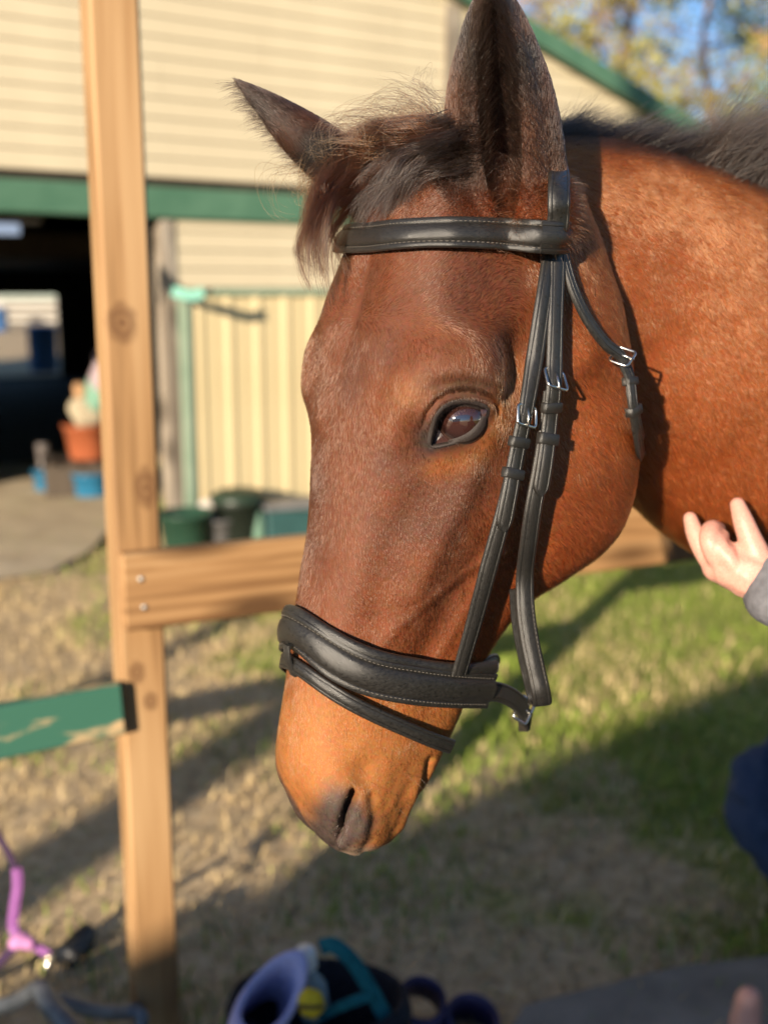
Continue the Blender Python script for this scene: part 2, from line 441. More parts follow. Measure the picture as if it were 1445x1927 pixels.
# ------------------------------------------------------------------ horse body beyond the neck
def rotY(v, ang): return v
BD = unit(np.array([.90, .44, 0.0])); BS = np.array([-BD[1], BD[0], 0])
def bpt(a, b, z): return np.array([.86, 1.44, 0]) + BD * a + BS * b + np.array([0, 0, z])
body_pieces = [sec_loft([bpt(-.06,0,1.20), bpt(.15,0,1.17), bpt(.5,0,1.14), bpt(.95,0,1.14), bpt(1.3,0,1.19), bpt(1.55,0,1.17), bpt(1.66,0,1.14)],
                        [(0,0,1)] * 7, None, [.30,.36,.37,.36,.33,.26,.10], [.14,.22,.28,.29,.27,.20,.08], n=50, seg=40)]
def leg_piece(a, b, hind):
    if hind:
        P = [bpt(a,b,1.05), bpt(a-.03,b,.80), bpt(a+.07,b,.52), bpt(a+.04,b,.30), bpt(a+.02,b,.14), bpt(a-.03,b,.07), bpt(a-.05,b,.0)]
        R = [.17,.12,.062,.042,.05,.042,.06]
    else:
        P = [bpt(a,b,1.0), bpt(a,b,.75), bpt(a-.01,b,.48), bpt(a,b,.30), bpt(a,b,.15), bpt(a-.04,b,.08), bpt(a-.06,b,.0)]
        R = [.13,.088,.056,.040,.048,.042,.06]
    P = np.array(P); R = np.array(R); t = np.linspace(0, 6, 40)
    return tube(cr(t, P, np.arange(7)), cr(t, R[:, None], np.arange(7))[:, 0], 16)
for a, b, hi in ((.10, .13, False), (.14, -.14, False), (1.40, .14, True), (1.36, -.15, True)): body_pieces.append(leg_piece(a, b, hi))
bc, bf, be = remesh(body_pieces, .012, 'tmp'); bc = smooth(bc, be, 6)

horse = mesh_obj('horse', np.concatenate([hc, bc]), hf + [tuple(i + len(hc) for i in f) for f in bf])
tag(horse, 'bay horse wearing a black leather bridle, head lowered beside the wooden rail', 'horse')
cc, _ = coat(np.concatenate([hc, bc]))
legdark = sst(.75 - np.concatenate([hc, bc])[:, 2], 0, .25)[:, None]
cc = cc * (1 - legdark) + lin(34, 27, 24) * legdark
ca = horse.data.color_attributes.new('coat', 'FLOAT_COLOR', 'POINT')
ca.data.foreach_set('color', np.concatenate([cc, np.ones((len(cc), 1))], 1).ravel().astype(np.float32))
def attr_mat(name, rough=.7, scale=1.0):
    m = mat(name, rough=rough, spec=.25); a = N(m, 'ShaderNodeAttribute'); a.attribute_name = 'coat'
    nz = N(m, 'ShaderNodeTexNoise', Scale=420.0, Detail=3.0); mx = N(m, 'ShaderNodeMix'); mx.data_type = 'RGBA'; mx.blend_type = 'MULTIPLY'
    mx.inputs[0].default_value = .5
    L(m, a.outputs['Color'], mx.inputs[6]); L(m, nz.outputs['Color'], mx.inputs[7]); L(m, mx.outputs[2], bsdf(m).inputs['Base Color'])
    bp = N(m, 'ShaderNodeBump', Strength=.35, Distance=.001); L(m, nz.outputs['Fac'], bp.inputs['Height']); L(m, bp.outputs[0], bsdf(m).inputs['Normal'])
    return m
horse.data.materials.append(attr_mat('skin_under_coat'))
BVH = BVHTree.FromPolygons([tuple(v) for v in hc], hf)
def hit(px, py, off=0.0):
    """point of the horse under a photo pixel, lifted off the skin along the normal; -> point, normal"""
    r = Vector(unit(pray(px, py))); p, n, i, d_ = BVH.ray_cast(Vector(CAM), r)
    if p is None: return None, None
    return np.array(p) + np.array(n) * off, np.array(n)
def snap(P, off=0.0):
    p, n, i, d_ = BVH.find_nearest(Vector(P)); p = np.array(p); n = np.array(n); return p + n * off, n

# ------------------------------------------------------------------ hair strands
def hair_mat(name, rough=.35, rad_rough=.45, coat_=.0, ior=1.50, use_attr=True, color=(.03, .02, .015)):
    m = bpy.data.materials.new(name); m.use_nodes = True; t = m.node_tree
    t.nodes.remove(t.nodes['Principled BSDF'])
    h = t.nodes.new('ShaderNodeBsdfHairPrincipled'); h.parametrization = 'COLOR'
    h.inputs['Roughness'].default_value = rough; h.inputs['Radial Roughness'].default_value = rad_rough
    h.inputs['Random Roughness'].default_value = .2; h.inputs['IOR'].default_value = ior
    if 'Coat' in h.inputs: h.inputs['Coat'].default_value = coat_
    if use_attr:
        a = t.nodes.new('ShaderNodeAttribute'); a.attribute_name = 'coat'; t.links.new(a.outputs['Color'], h.inputs['Color'])
    else: h.inputs['Color'].default_value = (*color, 1)
    t.links.new(h.outputs[0], t.nodes['Material Output'].inputs['Surface']); return m
def hair_obj(name, pts, radius, colors, m, parent):
    """pts (n,k,3); radius (n,) at root -> a hair curves object"""
    n, k, _ = pts.shape
    cu = bpy.data.hair_curves.new(name); cu.add_curves([k] * n)
    cu.attributes['position'].data.foreach_set('vector', pts.reshape(-1).astype(np.float32))
    ra = cu.attributes.get('radius') or cu.attributes.new('radius', 'FLOAT', 'POINT')
    prof = np.linspace(1, .25, k)
    ra.data.foreach_set('value', (radius[:, None] * prof[None]).ravel().astype(np.float32))
    at_ = cu.attributes.new('coat', 'FLOAT_COLOR', 'CURVE')
    at_.data.foreach_set('color', np.concatenate([colors, np.ones((n, 1))], 1).ravel().astype(np.float32))
    cu.materials.append(m); o = bpy.data.objects.new(name, cu); COL.objects.link(o); o.parent = parent
    return o
def sample_surface(co, faces, dens, n):
    f = np.array([q if len(q) == 4 else (*q, q[-1]) for q in faces])
    tri = np.concatenate([f[:, [0, 1, 2]], f[:, [0, 2, 3]]])
    A = .5 * np.linalg.norm(np.cross(co[tri[:, 1]] - co[tri[:, 0]], co[tri[:, 2]] - co[tri[:, 0]]), axis=1)
    w = A * dens[tri].mean(1); c = np.cumsum(w); k = np.searchsorted(c, rng.random(n) * c[-1]); k = np.minimum(k, len(tri) - 1)
    a, b = rng.random(n), rng.random(n); fl = a + b > 1; a[fl] = 1 - a[fl]; b[fl] = 1 - b[fl]
    T = tri[k]; P = co[T[:, 0]] * (1 - a - b)[:, None] + co[T[:, 1]] * a[:, None] + co[T[:, 2]] * b[:, None]
    Nn = unit(nrm[T[:, 0]] * (1 - a - b)[:, None] + nrm[T[:, 1]] * a[:, None] + nrm[T[:, 2]] * b[:, None])
    return P, Nn
N_FUR = 420000
v_px, v_q = mirpx(hc)
dens = np.ones(len(hc)); dens[hc[:, 0] > .60] = .0
dens *= np.where((inpoly(v_px, EYEPX) | (polydist(v_px, EYEPX) < 4)) & (v_q[:, 2] > -.1) & (v_q[:, 2] < .1), 0, 1)
dens *= np.where((inpoly(v_px, NOSTPX)) & (v_q[:, 2] > .3), 0, 1)
dens *= np.where(((hc - CAM) * nrm).sum(1) > .25, .45, 1.0) * (1 + .5 * sst(-v_q[:, 2], .22, .26))
FP, FN = sample_surface(hc, hf, dens, N_FUR)
fc, M = coat(FP)
q = M['q']; head = M['head']; earw = M['ear']
sg = np.sign(w2h(FP)[:, 0])
# direction the coat lies in (head frame), then the neck
upz = sst(-q[:, 2], .045, .11) * sst(q[:, 1], -.14, -.05)
dl = np.stack([sg * (.15 + .45 * upz), -.30 - .75 * sst(-q[:, 1], .08, .20) - .2 * upz, 1.0 - 1.9 * upz], 1)
dh = unit(dl) @ HM.T
tanN = unit(np.gradient(NECK_AX, axis=0))[M['k']]
dn = unit(tanN * .8 + np.array([0, 0, -.62]) + np.array([0, 0, .75]) * sst(M['upn'], .55, 1.0)[:, None])
wh = (head * (1 - earw))[:, None]
dirv = dh * wh + dn * (1 - wh)
eb_n, eb_f = np.asarray(EAR_N['base']), np.asarray(EAR_F['base'])
nearear = (w2h(FP)[:, 0] > 0)[:, None]
de_ = np.where(nearear, unit(EAR_N['tip'] - eb_n), unit(EAR_F['tip'] - eb_f))
dirv = dirv * (1 - earw[:, None]) + de_ * earw[:, None]
sw = np.stack([vnoise(FP, .022, 21), vnoise(FP, .022, 22), vnoise(FP, .022, 23)], 1) * (.12 + .14 * head)[:, None] + np.stack([vnoise(FP, .006, 31), vnoise(FP, .006, 32), vnoise(FP, .006, 33)], 1) * .15
dirv = dirv + sw + rng.normal(0, .075, FP.shape)
dirv = unit(dirv - FN * (dirv * FN).sum(1, keepdims=True))
Lh = .0065 + .0025 * sst(-q[:, 1], .12, .22)
Lh = Lh * (1 - .40 * sst(q[:, 2], .24, .36))
Lh = (Lh * head + .0125 * (1 - head)) * (1 - earw) + earw * .0062
Lh += .012 * (1 - head) * sst(-M['upn'], .7, 1.0)
Lh *= np.where(M['de'] < 18, .55, 1.0)
Lh *= rng.uniform(.65, 1.25, len(FP))
lift = (.30 + .10 * (1 - head) * (1 - earw) + .05 * earw) * rng.uniform(.75, 1.25, len(FP))
ts = np.linspace(0, 1, 4)
PTS = FP[:, None, :] - FN[:, None, :] * .0006 + Lh[:, None, None] * (dirv[:, None, :] * ts[None, :, None] + (FN * lift[:, None])[:, None, :] * (1.35 * ts - .85 * ts**2)[None, :, None])
fc = fc * rng.uniform(.80, 1.20, len(FP))[:, None]
gl = rng.random(len(FP)) < .015  # a few hairs coloured paler: sun glints put into the hair colour
fc[gl] = np.clip(fc[gl] * 1.8 + .03, 0, .8)
M_FUR = hair_mat('coat_hair', .24, .34)
hair_obj('coat', PTS, rng.uniform(.00011, .00017, len(FP)), fc, M_FUR, horse)
# ------------------------------------------------------------------ eyes
M_LID = mat('eyelid_skin', lin(42, 33, 29), .55); nz = N(M_LID, 'ShaderNodeTexNoise', Scale=350.0); bp = N(M_LID, 'ShaderNodeBump', Strength=.5, Distance=.0008)
L(M_LID, nz.outputs['Fac'], bp.inputs['Height']); L(M_LID, bp.outputs[0], bsdf(M_LID).inputs['Normal'])
M_EYE = mat('horse_eye', (.03, .012, .008), .06, spec=.8)
tc = N(M_EYE, 'ShaderNodeTexCoord'); sp = N(M_EYE, 'ShaderNodeSeparateXYZ'); L(M_EYE, tc.outputs['Object'], sp.inputs[0])
def mth(m, op, a, b=None):
    n = N(m, 'ShaderNodeMath'); n.operation = op
    for i, v in enumerate((a, b)):
        if v is None: continue
        if isinstance(v, (int, float)): n.inputs[i].default_value = v
        else: L(m, v, n.inputs[i])
    return n.outputs[0]
ex, ey = mth(M_EYE, 'DIVIDE', sp.outputs[0], EYE_R), mth(M_EYE, 'DIVIDE', sp.outputs[1], EYE_R)
rr = mth(M_EYE, 'SQRT', mth(M_EYE, 'ADD', mth(M_EYE, 'POWER', ex, 2.0), mth(M_EYE, 'POWER', ey, 2.0)))
ir = ramp(M_EYE, rr, [(0, lin(50, 29, 24)), (.50, lin(45, 25, 21)), (.70, lin(30, 17, 14)), (.76, lin(60, 42, 36)), (.80, lin(40, 24, 20)), (1, lin(30, 18, 16))])
pu = mth(M_EYE, 'ADD', mth(M_EYE, 'POWER', mth(M_EYE, 'ABSOLUTE', mth(M_EYE, 'DIVIDE', ex, .36)), 4.0), mth(M_EYE, 'POWER', mth(M_EYE, 'ABSOLUTE', mth(M_EYE, 'DIVIDE', ey, .10)), 2.0))
pm = ramp(M_EYE, pu, [(.75, (1, 1, 1)), (1.0, (0, 0, 0))])
mx = N(M_EYE, 'ShaderNodeMix'); mx.data_type = 'RGBA'; L(M_EYE, pm.outputs[0], mx.inputs[0]); L(M_EYE, ir.outputs[0], mx.inputs[6]); mx.inputs[7].default_value = (*lin(34, 34, 44), 1)
L(M_EYE, mx.outputs[2], bsdf(M_EYE).inputs['Base Color'])
bsdf(M_EYE).inputs['Coat Weight'].default_value = 1.0; bsdf(M_EYE).inputs['Coat Roughness'].default_value = .02
EC = h2w(EYE_C)
def on_sphere(px, py, R):
    r = unit(pray(px, py)); oc = CAM - EC; b = r @ oc; c = oc @ oc - R * R; disc = b * b - c
    t = -b - math.sqrt(max(disc, 0)); return CAM + r * t
def mirror(P):
    q_ = w2h(P) * np.array([-1, 1, 1]); return h2w(q_)
gz = unit(on_sphere(866, 787, EYE_R) - EC); gx = on_sphere(884, 783, EYE_R) - on_sphere(846, 789, EYE_R); gx = unit(gx - gz * (gx @ gz)); gy = np.cross(gz, gx)
def eyeball(c, x, y, z):
    V, F = ellipsoid((0, 0, 0), (EYE_R,) * 3, None, 40, 56)
    o = mesh_obj('eye', V, F, M_EYE, horse)
    o.matrix_parent_inverse = Matrix()
    o.matrix_local = Matrix([[x[0], y[0], z[0], c[0]], [x[1], y[1], z[1], c[1]], [x[2], y[2], z[2], c[2]], [0, 0, 0, 1]])
    return o
eyeball(EC, gx, gy, gz)
mz = mirror(EC + gz) - mirror(EC); mxv = mirror(EC + gx) - mirror(EC); eyeball(mirror(EC), mxv, np.cross(mz, mxv), mz)
EL = resample(np.concatenate([EYEPX, EYEPX[:1]]), 97)[:-1]
ec = EL.mean(0); tg = unit(np.roll(EL, -1, 0) - np.roll(EL, 1, 0)); on_ = np.stack([-tg[:, 1], tg[:, 0]], 1)
if ((EL - ec) * on_).sum() < 0: on_ = -on_
rings = []
upper = sst(-on_[:, 1], -.2, .5)
for dpx, kind, off in ((-6, 's', -.0004), (-2, 's', .0009), (0, 'm', .0012), (2, 'h', .0010), (4, 'h', .0010), (6.5, 'h', .0003), (11, 'h', -.0014)):
    R = []
    for i, p in enumerate(EL):
        w = p + on_[i] * dpx * (1.35 if upper[i] > .5 and dpx > 0 else 1.0)
        if kind == 's': R.append(on_sphere(w[0], w[1], EYE_R + off))
        elif kind == 'h':
            hp_, hn = hit(w[0], w[1], off)
            k_ = EYE_R + (.0015 if dpx < 6 else .0004) - np.linalg.norm(hp_ - EC)
            if k_ > 0: hp_ = hp_ + unit(hp_ - EC) * k_
            R.append(hp_)
        else: R.append(None)
    rings.append(R)
rings[2] = [(np.array(a) * .5 + np.array(b) * .5) - unit(pray(*EL[i])) * .0005 for i, (a, b) in enumerate(zip(rings[1], rings[3]))]
RV = np.array(rings)
for k in range(RV.shape[0]):
    for _ in range(2): RV[k] = (np.roll(RV[k], 1, 0) + 2 * RV[k] + np.roll(RV[k], -1, 0)) / 4
LV = RV.reshape(-1, 3); LF = grid_faces(RV.shape[0], 96, wrap_v=True)
mesh_obj('eyelid', LV, LF, M_LID, horse); mesh_obj('eyelid', mirror(LV), [f[::-1] for f in LF], M_LID, horse)
# corner of the eye: moist inner lid that closes the gap between ball and rim
CM = mat('inner_eyelid', lin(46, 26, 24), .18, spec=.6); nz = N(CM, 'ShaderNodeTexNoise', Scale=500.0); rp = ramp(CM, nz.outputs['Fac'], [(.3, lin(34, 20, 19)), (.7, lin(60, 34, 30))]); L(CM, rp.outputs[0], bsdf(CM).inputs['Base Color'])
dE = np.linalg.norm(EC - CAM); cvs = []
for fsc, dd in ((1.03, .0150), (.8, .0158), (.5, .0162), (.2, .0164)):
    for p in EL: w = ec + (p - ec) * fsc; cvs.append(CAM + unit(pray(w[0], w[1])) * (dE - dd))
cvs = np.array(cvs); cf = grid_faces(4, 96, wrap_v=True) + [tuple(3 * 96 + k for k in range(96))]
mesh_obj('inner_eyelid', cvs, cf, CM, horse); mesh_obj('inner_eyelid', mirror(cvs), [f[::-1] for f in cf], CM, horse)
# lashes
ls = []
for i in range(0, 96):
    if upper[i] > .6:
        for _ in range(2):
            b = RV[3, i]; o_ = unit(gz * .9 + np.array([0, 0, -.3]) + rng.normal(0, .25, 3)); u_ = np.array([0, 0, -.5])
            ls.append([b + o_ * .008 * t + u_ * .004 * t * t for t in (0, .33, .66, 1)])
ls = np.array(ls); ls = np.concatenate([ls, mirror(ls)])
hair_obj('eyelashes', ls, np.full(len(ls), .00013), np.tile(lin(30, 22, 20), (len(ls), 1)), M_FUR, horse)

# ------------------------------------------------------------------ forelock, mane, ear tufts
M_LONG = hair_mat('mane_hair', .28, .45)
def hp3(px, py, off, Y=None):
    if Y is not None: return at(px, py, Y)
    p, n_ = hit(px, py, off)
    return p if p is not None else at(px, py, 1.02)
def strands(guides, n, k, s0, s1, friz, wmin=.75, clumps=80):
    """strands drawn together in locks that follow the guides"""
    G = np.array([resample(g, k) for g in guides]); m = len(G); c = rng.integers(0, clumps, n)
    t = np.clip(rng.random(clumps)[c] * (m - 1) + rng.normal(0, .10, n), 0, m - 1.001); i = np.minimum(t.astype(int), max(m - 2, 0)); f = (t - i)[:, None, None]
    P = G[i] * (1 - f) + (G[np.minimum(i + 1, m - 1)]) * f
    u = np.linspace(0, 1, k); pf = (s0 + (s1 - s0) * u**1.2)[None, :, None]
    P = P + (rng.normal(0, 1, (clumps, 1, 3))[c] * .95 + rng.normal(0, 1, (n, 1, 3)) * (.50 - .25 * u)[None, :, None]) * pf
    ph = rng.uniform(0, 6.28, (clumps, 1, 3)); fr = rng.uniform(.6, 2.0, (clumps, 1, 3)); am = rng.gamma(2.0, .5, (clumps, 1, 1)) * friz
    P = P + np.sin(ph[c] + fr[c] * 6.28 * u[None, :, None]) * am[c] * u[None, :, None]
    ph = rng.uniform(0, 6.28, (n, 1, 3)); fr = rng.uniform(1.0, 3.2, (n, 1, 3)); am = rng.gamma(1.2, .5, (n, 1, 1)) * friz * .5
    P = P + np.sin(ph + fr * 6.28 * u[None, :, None]) * am * u[None, :, None]
    le = np.clip(rng.uniform(wmin, 1.0, clumps)[c] + rng.normal(0, .06, n), .2, 1)                  # uneven ends
    idx = np.clip(u[None] * le[:, None] * (k - 1), 0, k - 1.001); a = idx.astype(int); fr2 = (idx - a)[..., None]
    r = np.arange(n)[:, None]; return P[r, a] * (1 - fr2) + P[r, np.minimum(a + 1, k - 1)] * fr2
gd = lambda pts: [hp3(*p) for p in pts]
FL1 = [gd([(872,285,.003),(815,300,.008),(755,322,.010),(700,358,.010),(650,404,.010),(618,455,0,1.0),(612,508,0,.995),(618,556,0,.99)]),
       gd([(855,262,.003),(785,274,.008),(715,302,.010),(658,346,.010),(616,398,0,1.01),(592,450,0,1.0),(598,498,0,.995),(610,548,0,.99)]),
       gd([(835,250,.003),(750,262,.008),(685,288,.010),(634,330,.010),(600,376,0,1.03),(582,430,0,1.02),(586,475,0,1.01),(600,530,0,1.0)]),
       gd([(815,245,.003),(735,248,.012),(672,268,0,1.06),(624,300,0,1.06),(594,345,0,1.05),(580,395,0,1.04),(580,445,0,1.03),(592,505,0,1.02)])]
FL2 = [gd([(880,300,.003),(835,330,.008),(790,365,.009),(755,398,.008),(728,432,.004)]),
       gd([(870,280,.003),(815,310,.009),(765,350,.010),(725,390,.008),(702,430,.004)]),
       gd([(860,265,.003),(795,292,.010),(740,332,.011),(700,378,.010),(678,425,.005)]),
       gd([(850,258,.003),(775,280,.011),(715,318,.012),(678,368,.011),(655,420,.006)])]
FL3 = [gd([(800,250,.004),(760,228,0,1.04),(725,222,0,1.03),(690,230,0,1.03),(672,255,0,1.03),(690,285,0,1.02)]),
       gd([(840,245,.004),(815,212,0,1.03),(785,195,0,1.02),(745,198,0,1.01),(705,212,0,1.0),(690,245,0,1.0)]),
       gd([(720,265,.004),(660,258,0,1.06),(610,285,0,1.06),(578,325,0,1.05),(575,350,0,1.05),(595,358,0,1.04)]),
       gd([(700,290,.004),(640,292,0,1.06),(600,315,0,1.06),(575,345,0,1.05),(580,372,0,1.05),(600,376,0,1.04)])]
hs_ = [strands(FL1, 3600, 18, .005, .006, .005, .45, 90), strands(FL2, 3000, 16, .008, .010, .005, .55, 70), strands(FL3, 700, 18, .010, .015, .012, .4, 110)]
def tint(n, a, b): 
    t = rng.random(n)[:, None]**1.5; return (a * (1 - t) + b * t) * rng.uniform(.8, 1.25, n)[:, None]
cl1 = tint(len(hs_[0]), lin(22, 15, 12), lin(78, 43, 23)); cl2 = tint(len(hs_[1]), lin(22, 18, 16), lin(58, 44, 36)); cl3 = tint(len(hs_[2]), lin(90, 62, 42), lin(140, 92, 54))
for nm, P_, c_ in (('forelock', hs_[0], cl1), ('forelock', hs_[1], cl2), ('forelock', hs_[2], cl3)):
    hair_obj(nm, P_, rng.uniform(.00013, .00024, len(P_)), c_, M_LONG, horse)
# mane: short upright hair along the crest
Tn = np.linspace(.02, .70, 160); cn = resample(NECK_C, 400); hn = np.interp(np.linspace(0, 1, 400), np.linspace(0, 1, len(NECK_H)), NECK_H)
tn = unit(np.gradient(cn, axis=0)); un = np.array([np.interp(np.linspace(0, 1, 400), np.linspace(0, 1, len(NECK_UP)), np.array(NECK_UP, float)[:, k]) for k in range(3)]).T
un = unit(un - tn * (un * tn).sum(1, keepdims=True)); sn_ = np.cross(tn, un)
nm_ = 15000; ii = (rng.beta(1.1, 1.2, nm_) * 300).astype(int) + 2
crest = cn[ii] + un[ii] * (hn[ii] * .985)[:, None] + sn_[ii] * rng.normal(0, .010, nm_)[:, None] + tn[ii] * rng.uniform(-.01, .01, nm_)[:, None]
root = np.array([snap(p, -.001)[0] for p in crest])
x_ = root[:, 0]
ln = np.interp(x_, [.05, .16, .22, .27, .31, .36, .5], [.060, .066, .060, .060, .092, .125, .135]) * rng.uniform(.55, 1.1, nm_)
cl_ = vnoise(root, .018, 41); cl2_ = vnoise(root, .03, 42); cl3_ = vnoise(root, .02, 43)
back = np.interp(x_, [.05, .28, .31, .5], [.75, .85, .15, .2])
dv = unit(un[ii] * .8 + tn[ii] * (back + .35 * cl_)[:, None] + np.array([0, -1.0, 0]) * (.10 + .35 * cl2_)[:, None] + rng.normal(0, .16, (nm_, 3)))
u5 = np.linspace(0, 1, 6); bendv = tn[ii] * (.25 + .3 * cl3_)[:, None] + np.array([0, -.15, -.15]) + rng.normal(0, .12, (nm_, 3))
MP = root[:, None] + ln[:, None, None] * (dv[:, None] * u5[None, :, None] + bendv[:, None] * (u5**2.2)[None, :, None] * .5)
hair_obj('mane', MP, rng.uniform(.00013, .00021, nm_), tint(nm_, lin(13, 10, 9), lin(46, 32, 24)), M_LONG, horse)
# long hair inside the near ear and at the ear bases
def ear_fuzz(E, n):
    b, t_ = np.asarray(E['base']), np.asarray(E['tip']); ax = unit(t_ - b); o_ = unit(np.asarray(E['open_dir'], float) - ax * np.dot(E['open_dir'], ax)); xx = np.cross(ax, o_)
    h_ = rng.beta(1.3, 1.6, n); side = np.where(rng.random(n) < .5, -1, 1)
    Lr = np.linalg.norm(t_ - b); w = np.interp(h_, [0, .3, .6, .85, 1], [.8, 1, .85, .45, .06]) * E['Lw']
    r0 = b + ax * (Lr * h_)[:, None] + xx * (side * w * rng.uniform(.18, .75, n))[:, None] + o_ * (w * rng.uniform(.35, .72, n))[:, None]
    d_ = unit(ax * .75 + o_ * .45 - xx * (side * rng.uniform(.0, .8, n))[:, None] + rng.normal(0, .22, (n, 3)))
    l_ = rng.uniform(.008, .020, n); u = np.linspace(0, 1, 5)
    return r0[:, None] + l_[:, None, None] * (d_[:, None] * u[None, :, None] + o_ * (.3 * u**2)[None, :, None])
ef = np.concatenate([ear_fuzz(EAR_N, 7000), ear_fuzz(EAR_F, 2500)])
hair_obj('ear_hair', ef, rng.uniform(.00011, .00018, len(ef)), tint(len(ef), lin(22, 17, 15), lin(52, 38, 29)), M_LONG, horse)
eb = []
for _ in range(9000):
    a_ = rng.uniform(0, 6.283); E_ = EAR_N if rng.random() < .75 else EAR_F; b_ = np.asarray(E_['base'], float); ax_ = unit(np.asarray(E_['tip'], float) - b_)
    o_ = unit(np.cross(ax_, [.3, .2, .9])); x_2 = np.cross(ax_, o_); rd_ = E_['Lw'] * rng.uniform(.85, 1.15)
    eb.append(b_ + ax_ * rng.uniform(.0, .05) + (o_ * math.cos(a_) + x_2 * math.sin(a_)) * rd_)
ebs = [snap(p) for p in eb]; ebp = np.array([a for a, _ in ebs]); ebn = np.array([b for _, b in ebs])
axx = np.where((w2h(ebp)[:, 0] > 0)[:, None], unit(np.asarray(EAR_N['tip']) - np.asarray(EAR_N['base'])), unit(np.asarray(EAR_F['tip']) - np.asarray(EAR_F['base'])))
dd_ = unit(axx * rng.uniform(-.2, .9, (len(ebp), 1)) + ebn * .55 + rng.normal(0, .3, ebp.shape)); ll_ = rng.uniform(.008, .020, len(ebp)); u4 = np.linspace(0, 1, 5)
EBP = ebp[:, None] + ll_[:, None, None] * (dd_[:, None] * u4[None, :, None] + np.array([0, -.1, -.35]) * (u4**2)[None, :, None])
ebc, _ = coat(ebp); hair_obj('ear_hair', EBP, rng.uniform(.00012, .0002, len(ebp)), np.clip(ebc * rng.uniform(.6, 1.3, (len(ebp), 1)), 0, .8), M_LONG, horse)
# whiskers
wk = []
for _ in range(14):
    pxx, pyy = rng.uniform(590, 800), rng.uniform(1440, 1600); p, n_ = hit(pxx, pyy)
    if p is None: continue
    d_ = unit(n_ + rng.normal(0, .35, 3) + np.array([0, 0, -.5])); l_ = rng.uniform(.008, .02)
    wk.append([p + d_ * l_ * t + np.array([0, 0, -.3]) * l_ * t * t for t in (0, .33, .66, 1)])
wk = np.array(wk); hair_obj('whiskers', wk, np.full(len(wk), .00012), np.tile(lin(80, 60, 45), (len(wk), 1)), M_LONG, horse)
# ------------------------------------------------------------------ bridle
bridle = empty('bridle', h2w((0, -.1, .1)))
tag(bridle, 'black leather bridle with padded browband and noseband, buckled on the bay horse', 'bridle')
def to_bridle(o):
    o.parent = bridle; o.matrix_parent_inverse = Matrix.Translation(bridle.location).inverted(); return o
M_LEA = mat('black_leather', (.022, .020, .018), .38, spec=.55)
nz = N(M_LEA, 'ShaderNodeTexNoise', Scale=900.0, Detail=4.0); n2 = N(M_LEA, 'ShaderNodeTexNoise', Scale=60.0, Detail=5.0)
rp = ramp(M_LEA, n2.outputs['Fac'], [(.3, (.009, .0082, .0075)), (.7, (.021, .0192, .017))]); L(M_LEA, rp.outputs[0], bsdf(M_LEA).inputs['Base Color'])
rp = ramp(M_LEA, n2.outputs['Fac'], [(.3, (.26,) * 3), (.75, (.46,) * 3)]); L(M_LEA, rp.outputs[0], bsdf(M_LEA).inputs['Roughness'])
bp = N(M_LEA, 'ShaderNodeBump', Strength=.35, Distance=.0006); L(M_LEA, nz.outputs['Fac'], bp.inputs['Height']); L(M_LEA, bp.outputs[0], bsdf(M_LEA).inputs['Normal'])
M_STEEL = mat('stainless_steel', (.62, .60, .56), .22, 1.0)
nz = N(M_STEEL, 'ShaderNodeTexNoise', Scale=300.0); rp = ramp(M_STEEL, nz.outputs['Fac'], [(.3, (.16,) * 3), (.7, (.34,) * 3)]); L(M_STEEL, rp.outputs[0], bsdf(M_STEEL).inputs['Roughness'])
M_THREAD = mat('grey_thread', lin(120, 112, 100), .7); M_HOLE = mat('punched_hole', (.006, .006, .006), .8)
nz = N(M_THREAD, 'ShaderNodeTexNoise', Scale=2000.0); rp = ramp(M_THREAD, nz.outputs['Fac'], [(.3, lin(70, 66, 60)), (.7, lin(108, 101, 92))]); L(M_THREAD, rp.outputs[0], bsdf(M_THREAD).inputs['Base Color'])

def lay(keys):
    """(px,py,lift) -> points lifted off the coat towards the viewer and surface normals; (px,py,None,Y) = free in the air"""
    P, Nn = [], []
    for k in keys:
        if len(k) == 4: P.append(at(k[0], k[1], k[3])); Nn.append(None); continue
        acc = []
        for dx, dy in ((0, 0), (14, 0), (-14, 0), (0, 14), (0, -14)):
            p, n_ = hit(k[0] + dx, k[1] + dy)
            if p is not None:
                acc.append(n_)
                if dx == 0 and dy == 0: p0 = p
        r = unit(pray(k[0], k[1])); P.append(p0 - r * k[2]); Nn.append(unit(np.mean(acc, 0)))
    last = None
    for i in range(len(Nn)):
        if Nn[i] is None: Nn[i] = last
        last = Nn[i]
    return np.array(P), np.array(Nn)
def path(P, Nn, n):
    T = np.concatenate([[0], np.cumsum(np.linalg.norm(np.diff(P, axis=0), axis=1))]); t = np.linspace(0, T[-1], n)
    p = cr(t, P, T); nn = np.stack([np.interp(t, T, Nn[:, k]) for k in range(3)], 1)
    tg_ = unit(np.gradient(p, axis=0)); nn = unit(nn - tg_ * (nn * tg_).sum(1, keepdims=True)); return p, nn, tg_, t
def prof_flat(w, t):
    e, g = .0016, .0030
    return [(-w/2, .0002), (-w/2, t*.6), (-w/2+e, t), (-w/2+g, t), (-w/2+g+.0004, t*.82), (-w/2+g+.001, t), (w/2-g-.001, t), (w/2-g-.0004, t*.82), (w/2-g, t), (w/2-e, t), (w/2, t*.6), (w/2, .0002), (w/2-e, 0), (-w/2+e, 0)]
